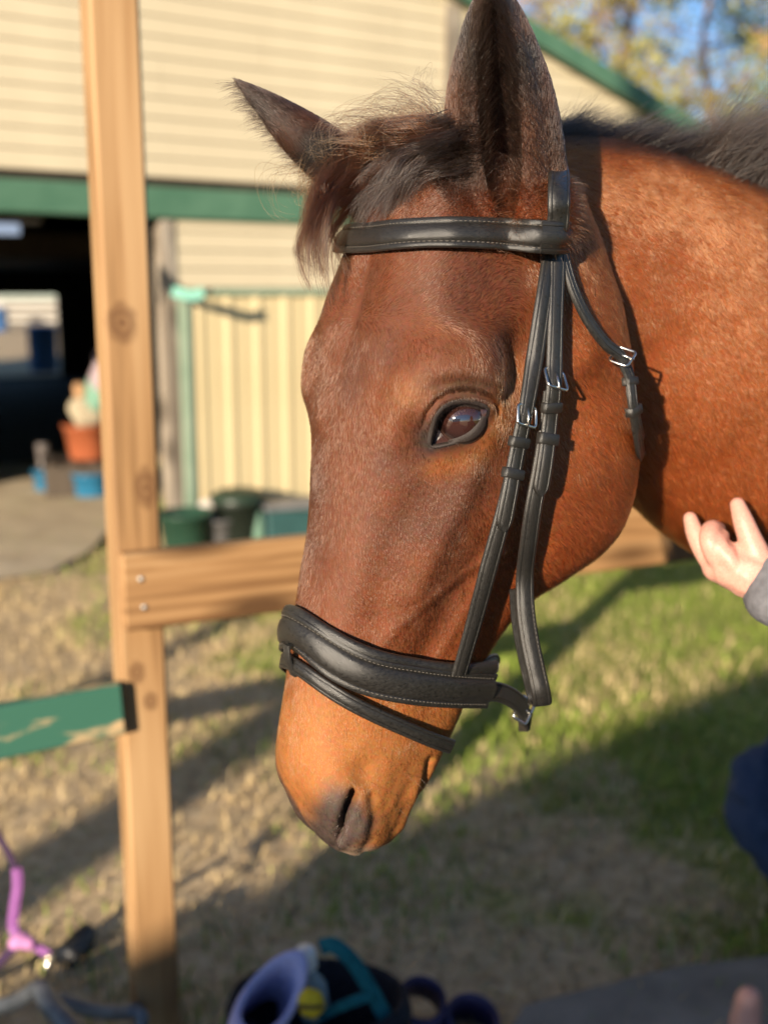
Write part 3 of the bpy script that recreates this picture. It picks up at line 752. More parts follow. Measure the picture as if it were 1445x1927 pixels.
def prof_pad(w, t, pad, lip=.0042):
    pts = [(-w/2, .0004), (-w/2, t*.7), (-w/2+.001, t), (-w/2+lip-.0008, t), (-w/2+lip, t*.75)]
    for k in range(1, 12):
        a = -1 + 2 * k / 12; pts.append((a * (w/2 - lip), t * .75 + pad * (1 - a * a)**.6))
    pts += [(w/2-lip, t*.75), (w/2-lip+.0008, t), (w/2-.001, t), (w/2, t*.7), (w/2, .0004), (w/2-.001, 0), (-w/2+.001, 0)]
    return pts
def prof_round(w, t):
    return [(w/2 * math.cos(a), t/2 + t/2 * math.sin(a)) for a in np.linspace(math.pi, -math.pi, 18, endpoint=False)]
def sweep(p, nn, tg_, prof, wscale=None, closed=False):
    b = np.cross(tg_, nn); n = len(p); m = len(prof); V = []
    for i in range(n):
        ws = 1.0 if wscale is None else wscale[i]
        for (x, y) in prof: V.append(p[i] + b[i] * x * ws + nn[i] * y)
    F = grid_faces(n, m, wrap_v=True, wrap_u=closed)
    if not closed: F += [tuple(range(m)), tuple((n - 1) * m + k for k in range(m))[::-1]]
    return V, F
def strap(name, P, Nn, prof, n=90, tip=0.0, m=None, tip0=0.0):
    p, nn, tg_, t = path(P, Nn, n); ws = np.ones(n)
    if tip:
        x = np.clip((t[-1] - t) / tip, 0, 1); ws = np.minimum(ws, np.sqrt(np.clip(1 - (1 - x)**2, .02, 1)))
    V, F = sweep(p, nn, tg_, prof, ws); o = to_bridle(mesh_obj(name, V, F, m or M_LEA))
    return o, (p, nn, tg_, t)
def fix_smooth(o, ang=50):
    # flat shading across sharp profile corners
    me = o.data; bm = bmesh.new(); bm.from_mesh(me); bmesh.ops.recalc_face_normals(bm, faces=bm.faces[:])
    for e in bm.edges:
        if len(e.link_faces) == 2 and e.calc_face_angle(0) > math.radians(ang): e.smooth = False
    bm.to_mesh(me); bm.free(); return o
def stitches(parent, fr, offs, lift, step=.0042, ln=.0028, rad=.00034, t0=.004, t1=.004):
    p, nn, tg_, t = fr; b = np.cross(tg_, nn); mb = MB()
    for off in offs:
        for s_ in np.arange(t0, t[-1] - t1, step):
            ip = lambda A, x: np.array([np.interp(x, t, A[:, k]) for k in range(3)])
            a0 = ip(p, s_) + ip(b, s_) * off + ip(nn, s_) * lift; a1 = ip(p, s_ + ln) + ip(b, s_ + ln) * off + ip(nn, s_ + ln) * lift
            mb.tube([a0, (a0 * .7 + a1 * .3) + ip(nn, s_) * rad * .5, a1], [rad * .7, rad, rad * .7], 5)
    o = mb.build('stitching', M_THREAD, parent); o['kind'] = 'stuff'
    o.matrix_parent_inverse = parent.matrix_world.inverted() if False else Matrix(); return o
def frame_at(fr, s_):
    p, nn, tg_, t = fr; ip = lambda A: np.array([np.interp(s_, t, A[:, k]) for k in range(3)])
    return ip(p), unit(ip(nn)), unit(ip(tg_)), unit(np.cross(ip(tg_), ip(nn)))
def near_s(fr, px, py):
    pr = proj(fr[0]); return fr[3][np.argmin(((pr - np.array([px, py]))**2).sum(1))]
def keeper(fr, px, py, w, h, ln=.0075):
    c, nn, tg_, b = frame_at(fr, near_s(fr, px, py)); x0, x1, y0, y1 = -w/2, w/2, -.0022, h; mb = MB(); th = .0018
    q = [(x0, y0), (x0, y1 - .001), (x0 + .0012, y1), (x1 - .0012, y1), (x1, y1 - .001), (x1, y0)]
    V = []; F = []
    ks = (-ln/2, -ln/2 + .0012, ln/2 - .0012, ln/2)
    for k, dz in enumerate(ks):
        e = .0007 if k in (0, 3) else 0
        for (x, y) in q: V.append(c + b * (x * (1 - 2 * e / w)) + nn * (y - e * (y > 0)) + tg_ * dz)
    for (x, y) in q:
        pass
    F = grid_faces(4, 6)
    base = len(V)
    for k, dz in enumerate(ks):
        for (x, y) in q: V.append(c + b * (x * (1 - 2 * th / w)) + nn * (y - th if y > 0 else y) + tg_ * dz)
    F += [f[::-1] for f in grid_faces(4, 6, base=base)]
    for j in range(5):
        F += [(j, base + j, base + j + 1, j + 1), (18 + j + 1, base + 18 + j + 1, base + 18 + j, 18 + j)]
    return fix_smooth(to_bridle(mesh_obj('keeper', V, F, M_LEA)))
def buckle(fr, px, py, w, ln, tilt=.0, lift=.004, wire=.0013):
    c, nn, tg_, b = frame_at(fr, near_s(fr, px, py)); c = c + nn * lift
    t2 = unit(tg_ * math.cos(tilt) + nn * math.sin(tilt)); q = []
    r = .003
    for (sx, sy, a0) in ((1, 1, 0), (-1, 1, 90), (-1, -1, 180), (1, -1, 270)):
        for a in (0, 30, 60, 90):
            an = math.radians(a0 + a); q.append((sx * (w/2 - r) + r * math.cos(an), sy * (ln/2 - r) + r * math.sin(an)))
    q.append(q[0]); q.append(q[1])
    P_ = [c + b * x + t2 * y for x, y in q]
    V, F = tube(P_, wire, 8, cap=False)
    o = fix_smooth(to_bridle(mesh_obj('buckle', V, F, M_STEEL)), 80)
    V, F = tube([c - t2 * ln/2 + nn * .0006, c + nn * .0022, c + t2 * (ln/2 + .001) + nn * .0016], [.0011, .0011, .0008], 8)
    pr_ = mesh_obj('prong', V, F, M_STEEL, o)
    return o
def holes(parent, fr, s_list, lift):
    mb = MB()
    for s_ in s_list:
        c, nn, tg_, b = frame_at(fr, s_); c = c + nn * lift; V = [c + nn * .00025]
        for k in range(10): V.append(c + (b * math.cos(k * .628) + tg_ * math.sin(k * .628)) * .0013)
        mb.add(V, [(0, 1 + k, 1 + (k + 1) % 10) for k in range(10)])
    o = mb.build('punched_holes', M_HOLE, parent); o['kind'] = 'stuff'; return o
def both_sides(P, Nn, soften=0):
    """near-side path (from outside to the midline) continued by its mirror image"""
    q_ = w2h(P); keep = q_[:, 0] > .004; P, Nn = P[keep], Nn[keep]
    Pm = mirror(P)[::-1]; nl = (Nn @ HM) * np.array([-1, 1, 1]); Nm = (nl @ HM.T)[::-1]
    P, Nn = np.concatenate([P, Pm]), np.concatenate([Nn, Nm])
    if soften:                                                   # leather bends round the nose without a kink
        p, nn, _, _ = path(P, Nn, 61); w = np.exp(-((np.arange(61) - 30) / 9.0)**2)[:, None]
        for _ in range(soften):
            for A in (p, nn): A[1:-1] += w[1:-1] * .5 * (.5 * (A[:-2] + A[2:]) - A[1:-1])
        P, Nn = p, unit(nn)
    return P, Nn

# headpiece over the poll, through the browband loops
P1, N1 = lay([(1045, 470, .011), (1046, 440, .013), (1049, 405, .018), (1050, 385, .022)]); Yh = P1[-1][1]
nc = unit(N1[0] * .6 + np.array([.25, -.75, .1])); N1[:] = nc
P1 = np.concatenate([P1, [at(1050, 362, Yh + .004), at(1050, 335, Yh + .022), at(1044, 305, Yh + .055), at(1025, 275, Yh + .10), at(985, 250, Yh + .13)]])
N1 = np.concatenate([N1, [nc, unit(nc + np.array([0, 0, .35])), unit(nc + np.array([0, 0, .8])), np.array([.1, .0, 1.0]), np.array([.1, .1, 1.0])]])
PB, NB = both_sides(P1, N1)
o, fr = strap('headpiece', PB, NB, prof_flat(.0215, .0034), 140); fix_smooth(o)
# browband
P1, N1 = lay([(1066, 447, .013), (1040, 447, .016), (1005, 445, .013), (960, 442, .011), (900, 439, .010), (840, 438, .010), (780, 440, .010), (730, 444, .010), (705, 447, .010)])
PB, NB = both_sides(P1, N1)
o, fr = strap('browband', PB, NB, prof_pad(.0275, .0034, .0034, .0058), 200); fix_smooth(o)
stitches(o, fr, (-.0092, .0092), .0034, t0=.026, t1=.026)
# loop of the browband round the headpiece
for sgn_ in (1, -1):
    Pk, Nk = lay([(1016, 446, .017), (1042, 447, .0185), (1067, 447, .016)])
    if sgn_ < 0: Pk = mirror(Pk); Nk = ((Nk @ HM) * np.array([-1, 1, 1])) @ HM.T
    o2, _ = strap('browband_loop', Pk, Nk, prof_flat(.0258, .0030), 16); fix_smooth(o2)
# cheek strap that carries the noseband
A_LOW = [(984, 790, .020), (968, 870, .024), (946, 965, .030), (920, 1062, .034), (892, 1165, .030), (862, 1268, .018)]
A_UP = [(1034, 472, .010), (1021, 560, .012), (1004, 680, .021), (987, 775, .025), (969, 860, .029), (957, 930, .034), (944, 999, .037)]
B_UP = [(1047, 472, .013), (1043, 600, .016), (1041, 690, .022), (1040, 730, .027), (1033, 790, .030), (1024, 870, .032), (1014, 932, .031)]
P1, N1 = lay(A_LOW); oA, fA = strap('cheek_strap', P1, N1, prof_flat(.0165, .0036), 80); fix_smooth(oA)
Pm, Nm = mirror(P1), ((N1 @ HM) * np.array([-1, 1, 1])) @ HM.T; om, _ = strap('cheek_strap', Pm, Nm, prof_flat(.0165, .0036), 60); fix_smooth(om)
P1, N1 = lay(A_UP); oU, fU = strap('cheek_strap', P1, N1, prof_flat(.0160, .0034), 110, tip=.012); fix_smooth(oU)
holes(oU, fU, np.arange(.045, .150, .0235), .0036)
keeper(fU, 973, 830, .0195, .0052, .009); keeper(fU, 957, 888, .0205, .0052, .009)
buckle(fU, 985, 783, .0215, .017, .25, .0035)
# cheek strap that would carry the bit, its lower end hanging free
P1, N1 = lay(B_UP); oV, fV = strap('cheek_strap', P1, N1, prof_flat(.0165, .0034), 110, tip=.011); fix_smooth(oV)
holes(oV, fV, np.arange(.05, .118, .0225), .0036)
pj, nj = lay([(1036, 735, .021), (1028, 800, .024), (1016, 880, .026), (1003, 950, .026), (993, 1020, .023), (986, 1085, .018)])
Yl = pj[-1][1] - .002
P2, N2 = lay([(988, 1150, None, Yl), (997, 1215, None, Yl - .004), (1008, 1268, None, Yl - .008), (1020, 1314, None, Yl - .010)][:0] or [(988, 1085, .014)])
fp = np.array([at(988, 1150, Yl), at(997, 1212, Yl - .004), at(1009, 1268, Yl - .008), at(1018, 1308, Yl - .009), at(1019, 1322, Yl - .002), at(1013, 1317, Yl + .006), at(1000, 1270, Yl + .010), at(988, 1215, Yl + .010), at(979, 1160, Yl + .010), at(976, 1108, Yl + .009)])
nf = unit(np.array([.25, -1, .05])); nb = -nf
fn = np.array([nf, nf, nf, unit(nf + np.array([0, 0, -.5])), np.array([.1, -.1, -1.0]), unit(nb + np.array([0, 0, -.5])), nb, nb, nb, nb])
Pb = np.concatenate([pj, fp]); Nb = np.concatenate([nj, fn])
oB, fB = strap('cheek_strap', Pb, Nb, prof_flat(.0175, .0034), 220); fix_smooth(oB)
sB = near_s(fB, 986, 1130)
def sub(fr, s0, s1):
    m_ = (fr[3] >= s0) & (fr[3] <= s1); return fr[0][m_], fr[1][m_], fr[2][m_], fr[3][m_] - s0
stitches(oB, sub(fB, sB, sB + .082), (-.0062, .0062), .0036)
keeper(fV, 1040, 766, .0195, .0052, .009); keeper(fV, 1028, 826, .0205, .0052, .010)
buckle(fV, 1042, 716, .0215, .019, .35, .0035)
# throatlatch
P1, N1 = lay([(1056, 470, .012), (1062, 500, .011), (1078, 550, .012), (1104, 603, .013), (1138, 648, .014), (1166, 672, .017), (1179, 700, .022), (1185, 745, .024), (1192, 790, .022), (1198, 830, .014), (1203, 856, .004)])
N1 = unit(N1 + np.array([.35, -.35, 0]))
oT, fT = strap('throatlatch', P1, N1, prof_flat(.0115, .0042), 120); fix_smooth(oT)
buckle(fT, 1165, 672, .020, .018, .9, .003); keeper(fT, 1178, 716, .0155, .0062, .008); keeper(fT, 1186, 772, .0165, .0064, .009)
P1, N1 = lay([(1170, 684, .024), (1183, 715, .028), (1189, 760, .029), (1197, 800, .026), (1203, 826, .018)])
N1 = unit(N1 + np.array([.35, -.35, 0])); o2, _ = strap('throatlatch_tail', P1, N1, prof_flat(.0115, .0034), 40, tip=.010); fix_smooth(o2)
# noseband with its padding
NK = [(922, 1297, .020), (880, 1298, .016), (830, 1295, .016), (770, 1288, .016), (700, 1274, .015), (640, 1251, .014), (595, 1219, .015), (566, 1187, .018), (549, 1166, .020)]
P1, N1 = lay([(min(a, 872), b, c) for a, b, c in NK[:1]] + NK[2:])
P1[0] = at(922, 1299, P1[0][1] + .030); 
PB, NB = both_sides(P1, N1, 30); NBAND = (PB, NB)
o, fN = strap('noseband', PB, NB, prof_pad(.0350, .0036, .0042, .0060), 240); fix_smooth(o)
stitches(o, fN, (-.0131, .0131), .0036)
PK = [(925, 1250, .010), (850, 1257, .008), (770, 1248, .008), (700, 1231, .008), (640, 1206, .008), (595, 1173, .010), (568, 1146, .013), (552, 1127, .015)]
P1, N1 = lay([(min(a, 868), b, c) for a, b, c in PK[:1]] + PK[1:]); P1[0] = at(926, 1252, P1[0][1] + .030)
PB, NB = both_sides(P1, N1, 30)
op, _ = strap('padding', PB, NB, prof_round(.013, .009), 160); op.parent = o; op.matrix_parent_inverse = Matrix()
# chin end of the noseband: tab, ring and strap
Ye = fN[0][0][1]
T1 = np.array([at(910, 1300, Ye - .004), at(942, 1304, Ye + .012), at(968, 1318, Ye + .024), at(986, 1338, Ye + .034)]); TN = np.tile(unit(np.array([.5, -.8, .35])), (4, 1))
o2, fc_ = strap('chin_strap', T1, TN, prof_flat(.019, .0040), 30); fix_smooth(o2)
buckle(fc_, 984, 1336, .024, .016, .5, .001, .0017)
T1 = np.array([at(978, 1332, Ye + .030), at(990, 1352, Ye + .036), at(992, 1360, Ye + .05), at(975, 1362, Ye + .075)]); o2, _ = strap('chin_strap', T1, TN, prof_flat(.016, .0034), 24); fix_smooth(o2)
T1 = np.array([at(880, 1262, Ye - .01), at(915, 1250, Ye + .01), at(931, 1246, Ye + .03), at(925, 1262, Ye + .05)]); o2, _ = strap('chin_strap', T1, TN, prof_flat(.016, .0034), 24); fix_smooth(o2)
# flash strap
FKEY = [(846, 1404, .020), (815, 1393, .012), (770, 1374, .010), (687, 1336, .009), (640, 1311, .009), (604, 1288, .009), (570, 1259, .013), (549, 1240, .015)]
P1, N1 = lay([(830, 1398, .016)] + FKEY[1:]); P1[0] = at(848, 1404, P1[0][1] + .012)
PB, NB = both_sides(P1, N1, 30)
o2, fF = strap('flash_strap', PB, NB, prof_flat(.0140, .0034), 160); fix_smooth(o2)
c, nn, tg_, b = frame_at(fN, fN[3][-1] * .5)
for sd_ in (1, -1):
    V, F = sweep(*path(np.array([c + nn * .0085 + b * sd_ * .010, c + nn * .0080 + b * sd_ * .022, c + nn * .002 + b * sd_ * .040]), np.array([nn] * 3), 16)[:3], prof_flat(.011, .003))
    if sd_ > 0 and proj(V).mean(0)[1] < proj([c])[0][1]: continue
    if sd_ < 0 and proj(V).mean(0)[1] < proj([c])[0][1]: continue
    fix_smooth(to_bridle(mesh_obj('flash_loop', V, F, M_LEA)))
for ch in bridle.children:
    for g in ch.children: g.matrix_parent_inverse = Matrix.Translation(Vector((0, 0, 0)))
# ------------------------------------------------------------------ materials of the setting
def wood_mat(name, c0, c1, c2, axis=0, scale=1.0, knots=True, rough=.62, wave=.38):
    m = mat(name, rough=rough, spec=.3); tc = N(m, 'ShaderNodeTexCoord'); mp_ = N(m, 'ShaderNodeMapping')
    s = [26.0 * scale] * 3; s[axis] = 1.3 * scale; mp_.inputs['Scale'].default_value = s; L(m, tc.outputs['Object'], mp_.inputs['Vector'])
    n1 = N(m, 'ShaderNodeTexNoise', Scale=1.0, Detail=4.0, Distortion=1.1); L(m, mp_.outputs[0], n1.inputs['Vector'])
    wv = N(m, 'ShaderNodeTexWave', Scale=.55, Distortion=5.0, Detail=3.0); wv.wave_type = 'RINGS'; L(m, mp_.outputs[0], wv.inputs['Vector'])
    ad = N(m, 'ShaderNodeMath'); ad.operation = 'MULTIPLY_ADD'; ad.inputs[1].default_value = .45; L(m, wv.outputs['Fac'], ad.inputs[0]); ad.inputs[1].default_value = wave; L(m, n1.outputs['Fac'], ad.inputs[2])
    rp = ramp(m, ad.outputs[0], [(.30 + wave * .1, c0), (.46 + wave * .4, c1), (.66 + wave * .7, c2)]); out = rp.outputs[0]
    if knots:
        mk = N(m, 'ShaderNodeMapping'); s2 = [9.0, 3.0, 9.0]; s2[axis] = 2.6; mk.inputs['Scale'].default_value = s2; L(m, tc.outputs['Object'], mk.inputs['Vector'])
        vo = N(m, 'ShaderNodeTexVoronoi', Scale=1.0); L(m, mk.outputs[0], vo.inputs['Vector'])
        kr = ramp(m, vo.outputs['Distance'], [(.10, (1, 1, 1)), (.33, (0, 0, 0))])
        mx = N(m, 'ShaderNodeMix'); mx.data_type = 'RGBA'; L(m, kr.outputs[0], mx.inputs[0]); L(m, out, mx.inputs[6]); mx.inputs[7].default_value = (*(np.array(c0) * .55), 1); out = mx.outputs[2]
    L(m, out, bsdf(m).inputs['Base Color'])
    bp = N(m, 'ShaderNodeBump', Strength=.35, Distance=.002); L(m, ad.outputs[0], bp.inputs['Height']); L(m, bp.outputs[0], bsdf(m).inputs['Normal'])
    return m
def noisy(name, c0, c1, scale, rough=.7, detail=5.0, spec=.3, bump=.2, bdist=.004, metallic=0.0):
    m = mat(name, rough=rough, spec=spec, metallic=metallic); tc = N(m, 'ShaderNodeTexCoord'); n1 = N(m, 'ShaderNodeTexNoise', Scale=scale, Detail=detail); L(m, tc.outputs['Object'], n1.inputs['Vector'])
    rp = ramp(m, n1.outputs['Fac'], [(.32, c0), (.68, c1)]); L(m, rp.outputs[0], bsdf(m).inputs['Base Color'])
    if bump:
        bp = N(m, 'ShaderNodeBump', Strength=bump, Distance=bdist); L(m, n1.outputs['Fac'], bp.inputs['Height']); L(m, bp.outputs[0], bsdf(m).inputs['Normal'])
    return m
PINE = [(.15, .078, .031), (.28, .160, .070), (.36, .225, .110)]
M_PINEZ = wood_mat('pine_post', *PINE, axis=2); M_PINEX = wood_mat('pine_board', (.14, .068, .026), (.27, .148, .062), (.35, .212, .100), axis=0, wave=.12)
M_GREYW = wood_mat('weathered_wood', (.12, .095, .07), (.20, .165, .125), (.30, .26, .21), axis=2)
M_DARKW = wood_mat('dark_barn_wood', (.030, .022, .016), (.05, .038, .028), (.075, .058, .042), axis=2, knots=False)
M_GRNPAINT = noisy('green_paint', (.05, .12, .075), (.075, .155, .10), 6.0, .5)
# worn green paint over wood
M_PEEL = mat('peeling_green_paint', rough=.6, spec=.3); tc = N(M_PEEL, 'ShaderNodeTexCoord'); mp_ = N(M_PEEL, 'ShaderNodeMapping'); mp_.inputs['Scale'].default_value = (4.0, 16, 16); L(M_PEEL, tc.outputs['Object'], mp_.inputs['Vector'])
n1 = N(M_PEEL, 'ShaderNodeTexNoise', Scale=1.0, Detail=6.0); L(M_PEEL, mp_.outputs[0], n1.inputs['Vector']); rp = ramp(M_PEEL, n1.outputs['Fac'], [(.535, (.030, .105, .072)), (.585, (.40, .28, .15))])
L(M_PEEL, rp.outputs[0], bsdf(M_PEEL).inputs['Base Color']); bp = N(M_PEEL, 'ShaderNodeBump', Strength=.6, Distance=.002); L(M_PEEL, n1.outputs['Fac'], bp.inputs['Height']); L(M_PEEL, bp.outputs[0], bsdf(M_PEEL).inputs['Normal'])
M_SIDING = noisy('cream_siding', (.45, .385, .268), (.505, .435, .305), 2.2, .55, 6.0, bump=.05)
M_PANEL = noisy('cream_steel_panel', (.47, .38, .215), (.52, .425, .25), 1.5, .45, 4.0, bump=.03)

# ------------------------------------------------------------------ ground
M_GROUND = mat('dry_grass_ground', rough=.95, spec=.1); m = M_GROUND
tc = N(m, 'ShaderNodeTexCoord'); sx = N(m, 'ShaderNodeSeparateXYZ'); L(m, tc.outputs['Object'], sx.inputs[0])
na = N(m, 'ShaderNodeTexNoise', Scale=2.2, Detail=8.0, Roughness=.65); L(m, tc.outputs['Object'], na.inputs['Vector'])
nb_ = N(m, 'ShaderNodeTexNoise', Scale=22.0, Detail=6.0, Roughness=.7); L(m, tc.outputs['Object'], nb_.inputs['Vector'])
straw = ramp(m, nb_.outputs['Fac'], [(.28, (.28, .20, .12)), (.50, (.50, .375, .23)), (.72, (.64, .51, .33))])
green = ramp(m, nb_.outputs['Fac'], [(.28, (.10, .13, .025)), (.50, (.22, .25, .055)), (.74, (.42, .37, .13))])
# grass grows towards +X, bare and strawy on the barn side
gx_ = mth(m, 'ADD', mth(m, 'ADD', mth(m, 'MULTIPLY', sx.outputs[0], .27), mth(m, 'MULTIPLY', mth(m, 'SUBTRACT', mth(m, 'MINIMUM', sx.outputs[1], 6.0), 2.2), .15)), mth(m, 'MULTIPLY', na.outputs['Fac'], 1.3))
gm = ramp(m, gx_, [(.86, (0, 0, 0)), (1.25, (1, 1, 1))])
mx = N(m, 'ShaderNodeMix'); mx.data_type = 'RGBA'; L(m, gm.outputs[0], mx.inputs[0]); L(m, straw.outputs[0], mx.inputs[6]); L(m, green.outputs[0], mx.inputs[7]); L(m, mx.outputs[2], bsdf(m).inputs['Base Color'])
bp = N(m, 'ShaderNodeBump', Strength=.8, Distance=.03); L(m, nb_.outputs['Fac'], bp.inputs['Height']); L(m, bp.outputs[0], bsdf(m).inputs['Normal'])
gxs = np.concatenate([[-220, -120, -60, -30], np.linspace(-14, 14, 85), [30, 60, 120, 220]]); gys = np.concatenate([[-220, -100, -40], np.linspace(-14, 16, 90), [24, 40, 80, 150, 260]])
GX, GY = np.meshgrid(gxs, gys, indexing='ij'); GP = np.stack([GX.ravel(), GY.ravel(), np.zeros(GX.size)], 1)
GP[:, 2] = (.020 * vnoise(GP, .55, 61) + .012 * vnoise(GP, .25, 62)) * (np.abs(GP[:, 0]) < 14) * (np.abs(GP[:, 1] - 1) < 15) - .01
ground = mesh_obj('ground', GP, [f[::-1] for f in grid_faces(len(gxs), len(gys))], M_GROUND); tag(ground, kind='structure')
# trodden dirt path up to the barn door, and a paved strip by the tote
M_DIRT = noisy('trodden_dirt', (.40, .32, .22), (.54, .45, .32), 3.0, .95, 8.0, .1, .4, .02)
def sheet(name, poly, z, m):
    me = bpy.data.meshes.new(name); me.from_pydata([(x, y, z) for x, y in poly], [], [tuple(range(len(poly)))]); o = bpy.data.objects.new(name, me); COL.objects.link(o); me.materials.append(m); tag(o, kind='structure'); return o
pth = [onground(*p)[:2] for p in [(-420, 1115), (-60, 1108), (95, 1085), (175, 1040), (215, 990), (250, 955), (190, 925), (60, 905), (-300, 905), (-700, 990)]]
sheet('path', [tuple(p) for p in pth], .026, M_DIRT)
M_CONC = noisy('rough_concrete', (.17, .155, .135), (.25, .23, .20), 9.0, .9, 8.0, .1, .5, .006)
pv = [onground(*p)[:2] for p in [(985, 1915), (1120, 1878), (1280, 1838), (1480, 1815), (1900, 1800), (1900, 2300), (900, 2300), (940, 1990)]]
sheet('pavement', [tuple(p) for p in pv], .030, M_CONC)
# grass: blades and straw, one mass
def blades(name, n, region, hmin, hmax, cols, flat=0.0):
    x = rng.uniform(region[0], region[1], n); y = region[2] + (region[3] - region[2]) * rng.random(n)**1.6
    P = np.stack([x, y, np.zeros(n)], 1); g = x * .27 + .15 * (np.minimum(y, 6) - 2.2) + 1.3 * (.5 + .5 * vnoise(P, .45, 71)) - .12
    keep = rng.random(n) < sst(g, -.2, 1.0) * .85 + .15; P = P[keep]; g = g[keep]; n = len(P)
    a = rng.uniform(0, 6.283, n); h = rng.uniform(hmin, hmax, n); w = rng.uniform(.0015, .004, n); ln = rng.uniform(.3, 1.2, n) * (1 + flat * 3)
    d = np.stack([np.cos(a), np.sin(a), np.zeros(n)], 1); s = np.stack([-np.sin(a), np.cos(a), np.zeros(n)], 1)
    z = np.array([0, 0, 1.0]); V = np.empty((n, 5, 3)); P[:, 2] = -.015
    V[:, 0] = P - s * w[:, None]; V[:, 1] = P + s * w[:, None]
    mid = P + d * (h * ln * .35)[:, None] + z * (h * .65)[:, None]; V[:, 2] = mid + s * (w * .7)[:, None]; V[:, 3] = mid - s * (w * .7)[:, None]
    V[:, 4] = P + d * (h * ln)[:, None] + z * (h * (1 - flat * .5))[:, None]
    b = np.arange(n)[:, None] * 5; me = bpy.data.meshes.new(name)
    me.vertices.add(n * 5); me.vertices.foreach_set('co', V.ravel())
    idx = np.concatenate([b + 0, b + 1, b + 2, b + 0, b + 2, b + 3, b + 3, b + 2, b + 4], 1).ravel()
    me.loops.add(len(idx)); me.loops.foreach_set('vertex_index', idx); me.polygons.add(n * 3); me.polygons.foreach_set('loop_start', np.arange(0, n * 9, 3)); me.update(calc_edges=True); me.validate()
    grn = (rng.random(n) < sst(g, .35, 1.15) * .85)[:, None]; c = np.where(grn, cols[0], cols[1]) * rng.uniform(.6, 1.35, n)[:, None]
    cv = np.repeat(np.concatenate([c, np.ones((n, 1))], 1), 5, 0).astype(np.float32)
    me.color_attributes.new('coat', 'FLOAT_COLOR', 'POINT').data.foreach_set('color', cv.ravel())
    o = bpy.data.objects.new(name, me); COL.objects.link(o); tag(o, 'short grass and dry straw growing over the yard', 'grass', kind='stuff')
    m = mat('grass_blade', rough=.7, spec=.2); at_ = N(m, 'ShaderNodeAttribute'); at_.attribute_name = 'coat'; L(m, at_.outputs['Color'], bsdf(m).inputs['Base Color']); me.materials.append(m); return o
blades('grass', 150000, (-3.2, 4.2, 1.2, 10.0), .015, .06, (np.array([.20, .27, .04]), np.array([.50, .38, .20])))

def knots_at(m, spots):
    """dark knots of the timber at given places (object space)"""
    for (c, r) in spots:
        tc = N(m, 'ShaderNodeTexCoord'); mp2 = N(m, 'ShaderNodeMapping'); mp2.vector_type = 'TEXTURE'; mp2.inputs['Location'].default_value = c; mp2.inputs['Scale'].default_value = r
        L(m, tc.outputs['Object'], mp2.inputs['Vector']); nz_ = N(m, 'ShaderNodeTexNoise', Scale=2.0); L(m, mp2.outputs[0], nz_.inputs['Vector'])
        ln = N(m, 'ShaderNodeVectorMath'); ln.operation = 'LENGTH'; L(m, mp2.outputs[0], ln.inputs[0]); d_ = mth(m, 'ADD', ln.outputs['Value'], mth(m, 'MULTIPLY', nz_.outputs['Fac'], .5))
        rp = ramp(m, d_, [(.30, (.85, .85, .85)), (.48, (.35, .35, .35)), (.62, (.75, .75, .75)), (.95, (.28, .28, .28)), (1.0, (0, 0, 0))])
        rp.color_ramp.elements[-1].position = 1.0
        bs = bsdf(m).inputs['Base Color']; old = bs.links[0].from_socket; mx = N(m, 'ShaderNodeMix'); mx.data_type = 'RGBA'; L(m, rp.outputs[0], mx.inputs[0]); L(m, old, mx.inputs[6]); mx.inputs[7].default_value = (.085, .035, .014, 1); L(m, mx.outputs[2], bs)
M_POST = wood_mat('pine_fence_post', *PINE, axis=2, knots=False)
knots_at(M_POST, [((-.012, -.045, at(240, 610, 2.03)[2] - 1.3), (.042, .08, .055)), ((.018, -.045, at(282, 925, 2.03)[2] - 1.3), (.030, .08, .060)), ((-.014, -.045, at(263, 1272, 2.03)[2] - 1.3), (.024, .08, .034)), ((.01, -.045, at(275, 1330, 2.03)[2] - 1.3), (.022, .08, .03))])
# ------------------------------------------------------------------ fence
RA = np.array([-.48909, 2.0, 0]); RD = np.array([.90754, .41996, 0.0]); RN = np.array([.41996, -.90754, 0.0]); ROT = math.atan2(RD[1], RD[0])
fence = empty('fence', RA - RN * .06, ROT); tag(fence, 'timber fence with pine post, pine rail and peeling green board behind the horse', 'fence')
def lumber(name, s0, s1, z0, z1, back, thick, m, parent=None, bev=.004, tilt=0.0):
    """board along the fence line from s0 to s1, front face at `back` behind the rail plane"""
    parent = parent or fence
    cx_, cz_ = (s0 + s1) / 2, (z0 + z1) / 2; o = MB().box((0, 0, 0), (s1 - s0, thick, z1 - z0), bev=bev).build(name, m, parent, smooth=False)
    o.location = (cx_, -.06 + back + thick / 2 , cz_); o.rotation_euler = (0, tilt, 0); return o
lumber('rail', .0, 2.55, .918, 1.068, 0, .038, M_PINEX)
lumber('post', -.004, .085, -.3, 2.9, .0405, .089, M_POST, bev=.006)
lumber('post', 2.40, 2.489, -.3, 1.35, .0405, .089, M_GREYW, bev=.006)
gb = lumber('green_board', -2.4, -.006, .655, .757, .012, .032, M_PEEL, tilt=-.045)
lumber('post', -2.44, -2.351, -.3, 1.3, .0475, .089, M_GREYW, bev=.006)
M_SCREW = noisy('zinc_screw', (.55, .53, .48), (.7, .68, .62), 400, .35, metallic=1.0, bump=0)
for (sx_, sz_) in ((.034, 1.018), (.038, .962)):
    V = [(0, -.0026, 0)] + [(.0062 * math.cos(k * .524), 0, .0062 * math.sin(k * .524)) for k in range(12)]
    o = mesh_obj('screw', V, [(0, 1 + (k + 1) % 12, 1 + k) for k in range(12)], M_SCREW, fence, False); o.location = (sx_, -.0604, sz_)

